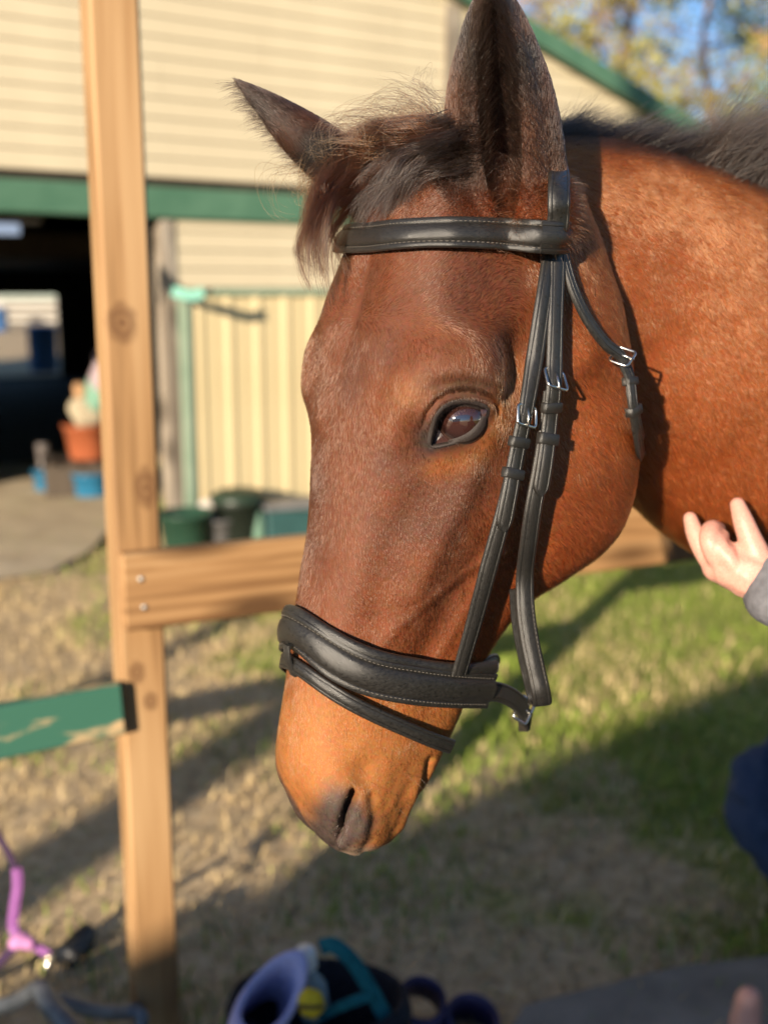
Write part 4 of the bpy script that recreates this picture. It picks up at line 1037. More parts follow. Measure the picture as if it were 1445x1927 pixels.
# ------------------------------------------------------------------ barn
W0 = np.array([-.92628, 6.86571, 0.0]); WA = math.radians(33.5); WX = np.array([math.cos(WA), math.sin(WA), 0]); WB = np.array([-math.sin(WA), math.cos(WA), 0])
barn = empty('barn', W0, WA); tag(barn, 'cream barn with lap siding, green trim and a wide dark doorway', 'barn')
def bx(name, a0, a1, b0, b1, z0, z1, m, parent=None, bev=.0):
    o = MB().box((0, 0, 0), (a1 - a0, b1 - b0, z1 - z0), bev=bev).build(name, m, parent or barn, smooth=False); o.location = ((a0 + a1) / 2, (b0 + b1) / 2, (z0 + z1) / 2); return o
RAKE = lambda z: 2.44 + (3.233 - z) / .308
LRAKE = lambda z: -4.6 - (RAKE(z) - (-2.3)) + 2.3 if False else -9.0 + 0 * z
CR = .1097
def lap_board(a0, a1, z0, h, name='siding_board', slant=0.0):
    p = [(-.019, .004), (-.0195, .007), (-.0165, h - .003), (.004, h - .003), (.004, .004)]
    V = [(a0, y, z) for y, z in p] + [(a1 + slant * (1 - z / h), y, z) for y, z in p]; F = [(k, (k + 1) % 5, 5 + (k + 1) % 5, 5 + k) for k in range(5)] + [(4, 3, 2, 1, 0), (5, 6, 7, 8, 9)]
    o = mesh_obj(name, V, F, M_SIDING, barn, False); o.location = (0, 0, z0); return o
zb = 2.747 - 5 * CR; k = 0
joints = {0: -1.9, 1: .93, 2: -.75, 3: .225, 4: 1.20, 5: -.42, 6: .55, 7: 1.7}
while zb < 4.95:
    a1 = min(RAKE(zb + CR) - .02, 6.9); jn = joints[(k // 2 + 2) % 8] if True else 0
    # two-course panels share a joint
    dbl = int(round((zb - 2.857) / CR)); pair = dbl // 2
    jn = {0: .225, 1: 1.20}.get(pair, joints[(pair * 3) % 8])
    segs = [(-6.9, jn - 3.66), (jn - 3.658, jn - .0015), (jn + .0015, min(jn + 3.66, a1))]
    if jn + 3.66 < a1: segs.append((jn + 3.663, a1))
    for (s0, s1) in segs:
        s0 = max(s0, -6.9); s1 = min(s1, a1)
        if s1 - s0 > .05: lap_board(s0, s1, zb, CR, slant=(CR / .308 if abs(s1 - a1) < 1e-6 else 0.0))
    zb += CR; k += 1
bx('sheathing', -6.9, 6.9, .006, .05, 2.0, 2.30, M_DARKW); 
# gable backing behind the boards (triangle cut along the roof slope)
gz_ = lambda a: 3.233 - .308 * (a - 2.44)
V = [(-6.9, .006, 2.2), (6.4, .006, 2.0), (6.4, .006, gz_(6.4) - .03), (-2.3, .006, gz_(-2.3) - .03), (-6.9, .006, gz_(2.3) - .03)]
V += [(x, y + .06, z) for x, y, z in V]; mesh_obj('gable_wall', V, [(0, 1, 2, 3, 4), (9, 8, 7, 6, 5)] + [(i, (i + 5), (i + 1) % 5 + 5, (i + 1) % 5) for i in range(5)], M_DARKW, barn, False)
bx('lintel', -6.9, 6.5, -.055, .05, 1.972, 2.146, M_GRNPAINT, bev=.006)
# roof: two slopes and the green rake boards
def roof(a0, z0, a1, z1):
    V = []
    for (a, z) in ((a0, z0), (a1, z1)):
        for b in (-.10, 14.3):
            V += [(a, b, z), (a, b, z + .07)]
    return V, [(0, 1, 3, 2), (4, 6, 7, 5), (0, 4, 5, 1), (2, 3, 7, 6), (1, 5, 7, 3), (0, 2, 6, 4)]
ap = -2.3; za = gz_(ap)
for (a0, z0, a1, z1) in ((ap, za, 7.0, gz_(7.0)), (-7.3, za - .308 * 5.0, ap, za)):
    V, F = roof(a0, z0, a1, z1); mesh_obj('roof', V, F, M_GRNPAINT, barn, False)
    V = [(a0, -.13, z0 - .06), (a1, -.13, z1 - .06), (a1, -.13, z1 + .072), (a0, -.13, z0 + .072)]; V += [(x, y + .028, z) for x, y, z in V]
    mesh_obj('rake_board', V, [(0, 1, 2, 3), (7, 6, 5, 4)] + [(i, i + 4, (i + 1) % 4 + 4, (i + 1) % 4) for i in range(4)], M_GRNPAINT, barn, False)
# wall right of the doorway: lap boards, trim, steel panel door
bx('door_post', -.46, -.375, -.030, .10, 0, 1.972, M_GREYW, bev=.004)
zb = 1.575
while zb < 1.965:
    lap_board(-.368, 6.4, zb, min(CR, 1.972 - zb)); zb += CR
bx('wall_core', -.368, 6.4, .010, .06, 0, 2.0, M_DARKW)
M_SAGE = noisy('faded_green_trim', (.20, .27, .19), (.27, .33, .24), 5.0, .6)
bx('trim', -.30, 6.4, -.045, .0, 1.535, 1.572, M_SAGE, bev=.003)
bx('trim', -.372, -.30, -.038, .008, .05, 1.536, M_SAGE, bev=.003)
pr = [(0, 0), (.035, 0), (.055, -.011), (.085, -.011), (.105, 0), (.196, 0)]
a_ = -.298
while a_ < 6.2:
    V = [(x, y - .010, z) for z in (.10, 1.533) for x, y in pr]; V += [(x, y - .007, z) for z in (.10, 1.533) for x, y in pr]
    F = [(i, i + 1, 7 + i, 6 + i) for i in range(5)] + [(18 + i, 19 + i, 13 + i, 12 + i)[::1] for i in range(5)] + [(0, 6, 18, 12), (5, 17, 23, 11)]
    o = mesh_obj('steel_panel', V, F, M_PANEL, barn, False); o.location = (a_, 0, 0); a_ += .1975
bx('kickboard', -.30, 6.4, -.03, .004, -.05, .10, M_GREYW)
# left end wall and interior
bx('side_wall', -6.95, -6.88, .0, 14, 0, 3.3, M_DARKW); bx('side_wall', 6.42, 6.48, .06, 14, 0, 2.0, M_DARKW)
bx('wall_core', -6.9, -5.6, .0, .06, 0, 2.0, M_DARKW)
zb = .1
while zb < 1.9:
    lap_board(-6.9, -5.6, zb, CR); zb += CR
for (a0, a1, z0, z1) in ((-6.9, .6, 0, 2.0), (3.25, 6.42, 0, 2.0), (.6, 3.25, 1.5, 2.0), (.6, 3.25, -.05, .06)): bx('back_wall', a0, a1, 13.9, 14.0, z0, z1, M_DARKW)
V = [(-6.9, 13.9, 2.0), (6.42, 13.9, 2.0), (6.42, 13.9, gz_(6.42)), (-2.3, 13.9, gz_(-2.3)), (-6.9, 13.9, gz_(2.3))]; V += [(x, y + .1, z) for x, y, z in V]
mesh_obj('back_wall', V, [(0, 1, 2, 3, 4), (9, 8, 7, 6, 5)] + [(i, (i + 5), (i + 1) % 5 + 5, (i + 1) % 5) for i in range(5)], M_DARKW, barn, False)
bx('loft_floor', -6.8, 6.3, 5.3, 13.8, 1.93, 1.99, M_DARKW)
bx('corner_board', 1.575, 1.70, -.035, .004, 2.15, gz_(1.7) - .05, M_GREYW)
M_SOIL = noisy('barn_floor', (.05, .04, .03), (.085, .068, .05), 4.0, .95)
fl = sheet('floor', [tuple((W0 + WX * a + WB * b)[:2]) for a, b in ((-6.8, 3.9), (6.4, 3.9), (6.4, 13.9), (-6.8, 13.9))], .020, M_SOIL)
bx('stall_wall', -.9, -.84, 5.2, 13.8, 0, 1.3, M_DARKW) if False else None
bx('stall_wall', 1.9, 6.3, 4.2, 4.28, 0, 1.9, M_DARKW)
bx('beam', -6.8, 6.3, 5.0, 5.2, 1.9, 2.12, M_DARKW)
M_TUBE = mat('lit_tube', (.5, .55, .6), .4); bsdf(M_TUBE).inputs['Emission Color'].default_value = (.55, .68, .9, 1); bsdf(M_TUBE).inputs['Emission Strength'].default_value = .28
p0 = at(-40, 430, 9.5); p1 = at(38, 432, 9.6)
to_ = lambda P: ((P - W0) @ WX, (P - W0) @ WB, P[2])
tl = empty('tube_light', p1); tag(tl, 'bluish fluorescent tube light hanging inside the dark barn doorway', 'light')
V, F = tube([p0, p0 * .5 + p1 * .5, p1], .045, 10); o = mesh_obj('tube', np.array(V) - p1, F, M_TUBE, tl)
o = MB().box((0, 0, 0), (.7, .12, .03), rz=.05).build('housing', noisy('white_enamel', (.5, .5, .5), (.6, .6, .6), 5, .5, bump=0), tl, False); o.location = tuple((p0 + p1) / 2 - p1 + np.array([0, 0, .062]))
V, F = tube([np.array([-.2, 0, .07]), np.array([-.2, 0, .7])], .006, 6); mesh_obj('hanger', V, F, M_STEEL, tl)
# hook with a green halter strap on the door post
M_IRON = noisy('black_iron', (.012, .012, .012), (.03, .03, .028), 60, .5, bump=.1)
hk = empty('wall_hook', at(312, 540, 6.6)); tag(hk, 'black iron bracket on the door post holding a green strap', 'hook')
B0 = at(312, 540, 6.6)
pp = [at(*p) - B0 for p in ((306, 498, 6.62), (309, 525, 6.58), (318, 545, 6.52), (340, 556, 6.46), (362, 560, 6.44), (385, 552, 6.44), (398, 546, 6.46))]
V, F = tube(resample(pp, 24), np.interp(np.linspace(0, 1, 24), [0, .25, .6, 1], [.018, .034, .022, .012]), 8); mesh_obj('bracket', V, F, M_IRON, hk)
pp = [at(*p) - B0 for p in ((306, 498, 6.64), (305, 570, 6.62))]; V, F = tube(pp, .02, 8); mesh_obj('back_plate', V, F, M_IRON, hk)
pp = np.array([at(*p) - B0 for p in ((326, 548, 6.42), (345, 553, 6.40), (365, 556, 6.40), (384, 549, 6.40))]); fr_ = path(pp, np.tile([0, -1.0, .0], (4, 1)), 14)
V, F = sweep(*fr_[:3], [(-.030, 0), (-.030, .010), (.030, .010), (.030, 0)]); mesh_obj('strap', V, F, noisy('teal_webbing', (.12, .30, .24), (.17, .37, .30), 200, .8), hk, False)
# ------------------------------------------------------------------ things by the barn
def lathe(prof, seg=28):
    V = [(r * math.cos(2 * math.pi * k / seg), r * math.sin(2 * math.pi * k / seg), z) for r, z in prof for k in range(seg)]
    return V, grid_faces(len(prof), seg, wrap_v=True)
def plas(name, c, rough=.4): return noisy(name, tuple(np.array(c) * .85), tuple(np.array(c) * 1.1), 8.0, rough, bump=.05)
def vessel(name, loc, r0, r1, h, m, label, cat, lid=None, handle=None, group=None):
    o = empty(name, loc); tag(o, label, cat, group)
    t = .008; V, F = lathe([(.001, 0), (r0 * .96, 0), (r0, .012), (r1, h - .02), (r1 + .012, h - .018), (r1 + .012, h), (r1 - t, h), (r0 - t, .02), (.001, .02)])
    mesh_obj('body', V, F, m, o)
    if lid: V, F = lathe([(r1 + .02, h + .002), (r1 + .02, h + .03), (r1 * .8, h + .06), (r1 * .3, h + .075), (.001, h + .078)]); mesh_obj('lid', V, F, lid, o)
    if handle:
        a = np.linspace(0, math.pi, 16); P = [((r1 + .01) * math.cos(q), 0, h - .03 - (r1 * .7) * math.sin(q) * handle) for q in a]; V, F = tube(P, .006, 6); mesh_obj('handle', V, F, M_STEEL, o)
    return o
def gpos(px, py): p = onground(px, py); return (p[0], p[1], 0.0)
vessel('bucket', gpos(352, 1042), .13, .16, .26, plas('green_plastic', (.018, .05, .032)), 'small green plastic bucket against the steel panel wall', 'bucket', handle=1)
vessel('trash_bin', gpos(452, 1030), .13, .155, .30, plas('black_plastic', (.012, .016, .012), .5), 'round black plastic bin by the steel panel wall', 'bin', lid=plas('dark_green_lid', (.018, .032, .02)))
vessel('feed_tub', gpos(408, 1030), .14, .17, .20, plas('grey_plastic', (.10, .095, .095), .6), 'low grey feed tub beside the green bucket', 'tub')
o = empty('storage_tote', gpos(545, 1024), .35); tag(o, 'dark teal storage tote with grey lid by the barn wall', 'tote')
MB().box((0, 0, .12), (.34, .26, .24), bev=.02).build('body', plas('teal_plastic', (.025, .065, .065)), o, False); MB().box((0, 0, .262), (.37, .29, .04), bev=.012).build('lid', plas('grey_lid', (.13, .13, .135)), o, False)
o = empty('marker_post', gpos(487, 1034)); tag(o, 'pale green plastic post standing between black bin and teal tote', 'post')
V, F = tube([(0, 0, 0), (-.01, .01, .16), (-.028, .02, .31)], [.05, .046, .04], 12); mesh_obj('shaft', V, F, plas('sage_plastic', (.16, .27, .20)), o); V, F = lathe([(.055, .0), (.055, .03), (.001, .03)], 14); mesh_obj('foot', V, F, plas('sage_plastic', (.14, .24, .18)), o)
o = empty('feed_sack', gpos(380, 1022)); tag(o, 'small pale paper sack on the ground beside the grey feed tub', 'sack')
V, F = ellipsoid((0, 0, .14), (.13, .10, .16), None, 14, 18); V = [np.array(v) * (1 + .06 * math.sin(17 * v[0]) * math.cos(23 * v[2])) for v in V]; mesh_obj('bag', V, F, noisy('paper_sack', (.42, .38, .33), (.55, .50, .44), 12, .8), o)
V, F = tube([(-.05, 0, .29), (.0, .01, .33), (.06, 0, .30)], [.02, .03, .015], 8); mesh_obj('tied_top', V, F, noisy('paper_sack', (.42, .38, .33), (.55, .50, .44), 12, .8), o)
# behind the rail, under the horse's neck
o = empty('white_bucket', (0, 0, 0)); bpy.data.objects.remove(o)
vessel('bucket', gpos(1222, 985), .15, .18, .30, plas('white_plastic', (.62, .58, .48)), 'white plastic bucket on the grass beyond the rail', 'bucket', handle=1)
o = empty('wooden_crate', gpos(1262, 990), .4); tag(o, 'brown slatted wooden crate on the grass beyond the rail', 'crate')
for k in range(4):
    for s_ in (-1, 1): MB().box((0, s_ * .19, .05 + k * .075), (.46, .018, .06), bev=.003).build('slat', M_PINEX, o, False); MB().box((s_ * .22, 0, .05 + k * .075), (.018, .36, .06), bev=.003).build('slat', M_PINEX, o, False)
# in the doorway
YD = 8.55
c = at(170, 862, YD); vessel('muck_tub', (c[0], c[1], c[2]), .15, .19, .27, plas('orange_plastic', (.30, .085, .035), .5), 'orange muck tub on a pallet in the barn doorway', 'tub')
o = empty('pallet', (c[0], c[1], 0), .3); tag(o, 'weathered wooden pallet stack under the orange tub', 'pallet')
for k in range(5): MB().box((-.3 + .15 * k, 0, c[2] - .012), (.12, .6, .022)).build('plank', M_DARKW, o, False)
for k in (-1, 0, 1): MB().box((0, .26 * k, (c[2] - .024) / 2), (.7, .08, c[2] - .026)).build('bearer', M_DARKW, o, False)
d = at(178, 800, YD); o = empty('hay_bag', (d[0], d[1], d[2])); tag(o, 'bulging pale and green bag piled on the orange tub', 'bag')
for (pxx, pyy, r, m_) in ((165, 775, (.14, .14, .13), noisy('jute', (.26, .22, .15), (.36, .31, .22), 30, .9)), (185, 745, (.11, .13, .14), noisy('faded_green_cloth', (.10, .20, .15), (.15, .27, .20), 30, .9)), (200, 705, (.12, .14, .20), noisy('mauve_cloth', (.26, .20, .22), (.34, .27, .29), 30, .9)), (150, 738, (.06, .06, .06), noisy('tan_cloth', (.32, .18, .09), (.38, .23, .12), 30, .9))):
    q_ = at(pxx, pyy, YD) - d; V, F = ellipsoid(q_, r, None, 12, 16); V = [np.array(v) + .018 * np.array([math.sin(31 * v[2]), math.cos(29 * v[0]), math.sin(25 * v[1] + 1)]) for v in V]; mesh_obj('bag', V, F, m_, o)
M_BLUE = plas('bright_blue_plastic', (.02, .13, .24), .3)
for i, (pxx, pyy, r_, h_) in enumerate(((176, 936, .16, .20), (95, 926, .12, .18))):
    vessel('feed_pan', gpos(pxx, pyy), r_ * .9, r_, h_, M_BLUE, ('wide bright blue feed pan below the orange tub', 'small blue feed pan beside a dark boot in the doorway')[i], 'pan')
o = empty('rubber_boot', gpos(85, 900)); tag(o, 'dark grey rubber boot standing at the edge of the doorway', 'boot')
V, F = tube(resample([(0, 0, .30), (0, 0, .12), (0, -.02, .06), (0, -.14, .045)], 16), np.interp(np.linspace(0, 1, 16), [0, .5, .7, 1], [.06, .052, .06, .04]), 12); mesh_obj('shaft', V, F, plas('grey_rubber', (.10, .085, .08)), o)
MB().box((0, -.06, .012), (.10, .25, .024), bev=.01).build('sole', plas('black_rubber', (.02, .02, .02)), o, False)
# seen through the far door
def far_wp(a, b): p = W0 + WX * a + WB * b; return (p[0], p[1], 0)
o = empty('fence_paling', far_wp(9.5, 42.0)); tag(o, 'white board fence in the sun beyond the far barn door', 'fence')
M_WH = noisy('white_paint', (.34, .32, .28), (.42, .40, .35), 5, .6)
for k in range(5): MB().box((-6 + k * 3.0, 0, .6), (.14, .14, 1.3)).build('post', M_WH, o, False)
for z in (.4, .75, 1.1): MB().box((0, -.09, z), (13, .03, .13)).build('board', M_WH, o, False)
for i, (a, b, lb) in enumerate(((9.0, 40.0, 'blue plastic barrel in front of the far white board fence'), (3.55, 16.0, 'blue plastic barrel standing just outside the far barn door'))):
    vessel('barrel', far_wp(a, b), .27, .29, .85, plas('barrel_blue', (.05, .13, .30)), lb, 'barrel', lid=plas('barrel_lid', (.05, .12, .28)))

# ------------------------------------------------------------------ trees beyond the barn
def leafmat(name, c):
    m = mat(name, c, .6, spec=.2); gi = N(m, 'ShaderNodeTexNoise', Scale=1.3, Detail=3.0); tc = N(m, 'ShaderNodeTexCoord'); L(m, tc.outputs['Object'], gi.inputs['Vector'])
    rp = ramp(m, gi.outputs['Fac'], [(.3, tuple(np.array(c) * .55)), (.7, tuple(np.array(c) * 1.4))]); L(m, rp.outputs[0], bsdf(m).inputs['Base Color']); return m
M_BARK = noisy('pine_bark', (.16, .095, .06), (.27, .17, .11), 9, .9, bump=.6, bdist=.03)
def tree(name, loc, H, R, n, leaf, label, bare=.35, seed=1, cat='tree'):
    r_ = np.random.default_rng(seed); o = empty(name, loc); tag(o, label, cat, None); mb = MB(); tips = []
    th = [np.array([r_.normal(0, .05) * k * H * .12, r_.normal(0, .05) * k * H * .12, H * k / 6]) for k in range(7)]
    T_ = resample(th, 20); mb.tube(T_, np.linspace(.014 * H, .003 * H, 20), 9)
    for k in range(26):
        f = bare + (1 - bare) * (k + r_.random()) / 26; b0 = T_[int(f * 19)]; a = r_.uniform(0, 6.283); ln = R * (1.15 - f) / (1.15 - bare) * r_.uniform(.7, 1.15) + .3
        d_ = np.array([math.cos(a), math.sin(a), r_.uniform(.05, .5)]); e = b0 + d_ * ln; mid = (b0 + e) / 2 + np.array([0, 0, .08 * ln])
        mb.tube(resample([b0, mid, e], 8), np.linspace(.005 * H * (1.2 - f), .012, 8), 6)
        for q_ in (.45, .65, .8, 1.0):
            s_ = b0 + (e - b0) * q_; d2 = d_ + r_.normal(0, .6, 3); e2 = s_ + d2 * ln * .30; mb.tube([s_, (s_ + e2) / 2 + r_.normal(0, .03, 3), e2], [.022, .016, .008], 4); tips += [e2, s_, (s_ + e2) / 2]
    mb.build('trunk', M_BARK, o)
    tips = np.array(tips); c = tips[r_.integers(0, len(tips), n)] + r_.normal(0, 1, (n, 3)) * np.array([.30, .30, .22]) * R * .28
    a = unit(r_.normal(0, 1, (n, 3))); b = unit(np.cross(a, r_.normal(0, 1, (n, 3)))); s_ = r_.uniform(.05, .13, n)[:, None]
    V = np.stack([c - a * s_, c + b * s_ * .45, c + a * s_, c - b * s_ * .45], 1).reshape(-1, 3); me = bpy.data.meshes.new('crown')
    me.from_pydata(V.tolist(), [], (np.arange(n)[:, None] * 4 + np.arange(4)).tolist()); me.materials.append(leaf); co = bpy.data.objects.new('crown', me); COL.objects.link(co); co.parent = o; co['kind'] = 'stuff'; return o
def tpos(px, Y): p = at(px, 550, Y); return (p[0], p[1], 0)
LF1, LF2, LF3 = leafmat('pine_needles', (.24, .22, .06)), leafmat('dry_oak_leaves', (.34, .19, .09)), leafmat('green_needles', (.14, .18, .06))
tree('pine_tree', tpos(1165, 27), 13.0, 3.0, 7500, LF1, 'tall yellow-green pine just right of the barn gable', .30, 2)
tree('oak_tree', tpos(1110, 34), 12.5, 4.0, 4500, LF2, 'sparse brown-leaved oak behind the barn gable', .2, 3)
tree('pine_tree', tpos(1330, 30), 12.0, 3.6, 6000, LF3, 'dark green pine above the horse\'s mane', .25, 4)
tree('oak_tree', tpos(1440, 38), 14.0, 4.6, 5000, LF2, 'wide bare-branched oak with a few brown leaves beyond the pines', .2, 5)
tree('pine_tree', tpos(1010, 42), 16.0, 4.0, 6000, LF1, 'pale olive pine rising behind the barn roof', .3, 6)
tree('pine_tree', tpos(1700, 33), 13.0, 4.0, 3000, LF3, 'thick green pine at the far end of the yard', .2, 7)
tree('oak_tree', tpos(1560, 26), 9.0, 3.2, 2600, LF2, 'low spreading oak with rusty leaves past the fence', .2, 8)

# ------------------------------------------------------------------ unseen shade casters, added behind the camera
sl = np.array([.75, .68, 0]); sl = unit(sl); Hs = 2.6; Ls = Hs / math.tan(SUN_EL)
Bs = np.array([-.62, 2.45, 0]) - np.array([SDIR[0], SDIR[1], 0]) / math.hypot(SDIR[0], SDIR[1]) * Ls
sh = empty('shade_shed', Bs, math.atan2(sl[1], sl[0])); tag(sh, 'low grey timber shed with flat roof, added unseen to shade the yard', 'shade_shed')  # added out of view so its roof edge shades the foreground
for k in range(34): MB().box((-2.4 + .2 * k + .1, -1.2, 1.22), (.19, .03, 2.44)).build('plank', M_GREYW, sh, False)
for k in range(34): MB().box((-2.4 + .2 * k + .1, 1.2 - 2.6, 1.22), (.19, .03, 2.44)).build('plank', M_GREYW, sh, False) if k % 2 == 9 else None
for s_ in (-2.4, 4.4): MB().box((s_, -2.2, 1.22), (.03, 2.0, 2.44)).build('side_wall', M_GREYW, sh, False)
MB().box((1.0, -2.1, 2.52), (7.0, 4.2, .16), bev=.01).build('roof', M_GREYW, sh, False)
up_ = empty('shadow_pole', np.array([-.93, 2.75, 0]) - np.array([SDIR[0], SDIR[1], 0]) / math.hypot(SDIR[0], SDIR[1]) * 10.2); tag(up_, 'tall round wooden pole added unseen for its shadow, near the shed', 'pole')  # unseen pole, added to throw the diagonal shadow band on the ground
V, F = tube([(0, 0, 0), (0, 0, 3.5), (0, 0, 7.0)], [.135, .125, .115], 18); mesh_obj('shaft', V, F, M_GREYW, up_); V, F = lathe([(.118, 6.98), (.125, 7.0), (.118, 7.03), (.001, 7.05)], 18); mesh_obj('cap', V, F, M_STEEL, up_)

# ------------------------------------------------------------------ grooming things on the ground
YT = 1.93
def cloth(name, c0, c1, sc=60, rough=.9): return noisy(name, c0, c1, sc, rough, bump=.4, bdist=.002)
c = at(600, 1927, YT); gb_ = empty('grooming_tote', (c[0], c[1], 0)); tag(gb_, 'black grooming tote bag with teal trim lying open on the ground', 'bag')
V, F = lathe([(.001, 0), (.14, 0), (.155, .02), (.16, .17), (.150, .20), (.140, .195), (.145, .03), (.001, .02)], 30); V = [(x * 1.15, y * .8, z) for x, y, z in V]; mesh_obj('body', V, F, cloth('black_nylon', (.008, .008, .012), (.02, .02, .028)), gb_)
M_TEAL = cloth('teal_webbing_trim', (.006, .085, .10), (.012, .13, .15))
P = np.array([at(*p) - np.array([c[0], c[1], 0]) for p in ((604, 1782, YT), (625, 1778, YT - .01), (655, 1800, YT - .02), (690, 1850, YT - .03), (715, 1895, YT - .04), (745, 1960, YT - .05), (755, 2010, YT - .05))])
fr_ = path(P, np.tile(unit([.2, -.9, .5]), (7, 1)), 40); V, F = sweep(*fr_[:3], prof_flat(.030, .004)); mesh_obj('handle', V, F, M_TEAL, gb_)
P = np.array([at(*p) - np.array([c[0], c[1], 0]) for p in ((600, 1915, YT - .04), (650, 1890, YT - .05), (700, 1872, YT - .04))]); fr_ = path(P, np.tile(unit([0, -.9, .5]), (3, 1)), 16); V, F = sweep(*fr_[:3], prof_flat(.020, .004)); mesh_obj('trim_band', V, F, M_TEAL, gb_)
# lavender fleece boot, open towards the viewer
fb = empty('fleece_boot', at(500, 1895, 1.86)); tag(fb, 'lavender fleece-lined leg boot rolled open in the tote', 'boot'); F0 = at(500, 1895, 1.86)
V = []; ax_ = unit(np.array([.25, -.55, .8])); e1 = unit(np.cross(ax_, [0, 0, 1.0])); e2 = np.cross(ax_, e1); e1, e2 = e1 * .78 + e2 * .62, e2 * .78 - e1 * .62
pf = [(.083, -.14), (.088, -.05), (.090, .04), (.086, .058), (.076, .060), (.066, .05), (.062, .0), (.056, -.12)]
for r_, z in pf:
    for k in range(36):
        q_ = 2 * math.pi * k / 36; V.append(e1 * r_ * 1.12 * math.cos(q_) + e2 * r_ * .58 * math.sin(q_) + ax_ * (z + .016 * math.cos(2 * q_) + .010 * math.sin(q_)))
mesh_obj('fleece', V, grid_faces(len(pf), 36, wrap_v=True), cloth('lavender_fleece', (.36, .34, .55), (.46, .44, .66), 120), fb)
P = [e1 * .101 * math.cos(q_) + e2 * .053 * math.sin(q_) + ax_ * -.04 for q_ in np.linspace(0, 6.283, 30)]; fr_ = path(np.array(P), np.array([unit(e1 * math.cos(q_) + e2 * math.sin(q_)) for q_ in np.linspace(0, 6.283, 30)]), 60); V, F = sweep(*fr_[:3], prof_flat(.03, .003)); mesh_obj('fastening_strap', V, F, cloth('navy_strap', (.01, .012, .03), (.02, .022, .05)), fb)
# spray bottle
B0 = at(592, 1800, YT + .03); bo = empty('spray_bottle', (B0[0], B0[1], B0[2] - .13)); tag(bo, 'clear plastic bottle with white cap sticking out of the tote', 'bottle')
M_CLR = mat('clear_plastic', (.55, .68, .75), .15); bsdf(M_CLR).inputs['Transmission Weight'].default_value = .55
rp_ = N(M_CLR, 'ShaderNodeTexNoise', Scale=30.0); rr_ = ramp(M_CLR, rp_.outputs['Fac'], [(.3, (.12,) * 3), (.7, (.25,) * 3)]); L(M_CLR, rr_.outputs[0], bsdf(M_CLR).inputs['Roughness'])
V, F = lathe([(.001, 0), (.030, 0), (.032, .01), (.032, .07), (.014, .105), (.013, .12), (.001, .12)], 20); mesh_obj('body', V, F, M_CLR, bo)
V, F = lathe([(.021, .118), (.022, .15), (.018, .158), (.001, .160)], 18); mesh_obj('cap', V, F, noisy('white_cap', (.66, .63, .60), (.74, .71, .68), 20, .4, bump=0), bo); bo.rotation_euler = (.1, -.12, 0)
# yellow sponge
Y0 = at(585, 1888, 1.84); sp_ = empty('sponge', Y0); tag(sp_, 'small yellow round sponge between lavender boot and teal strap', 'sponge'); V, F = ellipsoid((0, 0, 0), (.026, .018, .03), None, 14, 20); V = [np.array(v) * (1 + .05 * math.sin(200 * v[0]) * math.sin(180 * v[2])) for v in V]; mesh_obj('foam', V, F, cloth('yellow_foam', (.55, .36, .015), (.68, .47, .03), 150), sp_)
V, F = tube([(-.024, -.016, .004), (0, -.021, .006), (.024, -.016, .004)], .004, 6); mesh_obj('band', V, F, cloth('brown_band', (.10, .06, .02), (.14, .09, .03)), sp_)
# purple bell boots
M_PURP = noisy('purple_rubber', (.022, .016, .055), (.045, .035, .10), 30, .5)
for i, (pxx, pyy, r_, tl_) in enumerate(((790, 1893, .052, .5), (885, 1930, .058, .3))):
    Q = at(pxx, pyy, 2.05); b_ = empty('bell_boot', Q); tag(b_, ('dark purple bell boot standing beside the teal strap', 'dark purple bell boot lying flat at the edge of the straw')[i], 'boot', None)
    V, F = lathe([(r_ * 1.25, -.07), (r_ * 1.1, -.02), (r_, .02), (r_ * .96, .032), (r_ * .82, .032), (r_ * .80, .01), (r_ * 1.02, -.065)], 30); mesh_obj('bell', V, F, M_PURP, b_); V, F = lathe([(r_ * 1.02, .004), (r_ * 1.05, .014), (r_ * 1.0, .028), (r_ * .98, .016), (r_ * 1.0, .004)], 30); mesh_obj('collar', V, F, cloth('purple_fleece', (.06, .05, .13), (.10, .085, .19)), b_); b_.rotation_euler = (tl_, .15, 0)
# ------------------------------------------------------------------ purple halter hanging from the green board, with its lead clip
hb = empty('halter', at(40, 1700, 2.10)); tag(hb, 'purple nylon halter with knot and metal clip hanging beside the post', 'halter'); H0 = at(40, 1700, 2.10)
def px_path(pts): return np.array([at(*p) for p in pts]) - H0
M_PNY = cloth('purple_nylon', (.17, .055, .20), (.27, .10, .30), 180, .6); M_DNY = cloth('dark_purple_nylon', (.022, .010, .032), (.045, .02, .06), 180, .7)
def flat_strap(name, pts, w, m, nrm_=(.1, -1, .1), n=30):
    P = px_path(pts); f_ = path(P, np.tile(unit(nrm_), (len(P), 1)), n); V, F = sweep(*f_[:3], prof_flat(w, .004)); return mesh_obj(name, V, F, m, hb)
flat_strap('strap', [(-140, 1300, 2.14), (-60, 1480, 2.12), (-10, 1560, 2.10), (20, 1610, 2.10), (32, 1640, 2.10)], .014, M_DNY)
flat_strap('strap', [(32, 1632, 2.10), (34, 1660, 2.10), (28, 1710, 2.10), (26, 1745, 2.10), (38, 1775, 2.09)], .022, M_PNY, (.3, -1, .1))
flat_strap('strap', [(40, 1768, 2.09), (70, 1782, 2.09), (98, 1800, 2.09)], .018, M_PNY, (.2, -1, .4), 16)
flat_strap('strap', [(30, 1780, 2.11), (0, 1810, 2.12), (-60, 1860, 2.14), (-160, 1900, 2.18)], .020, M_DNY)
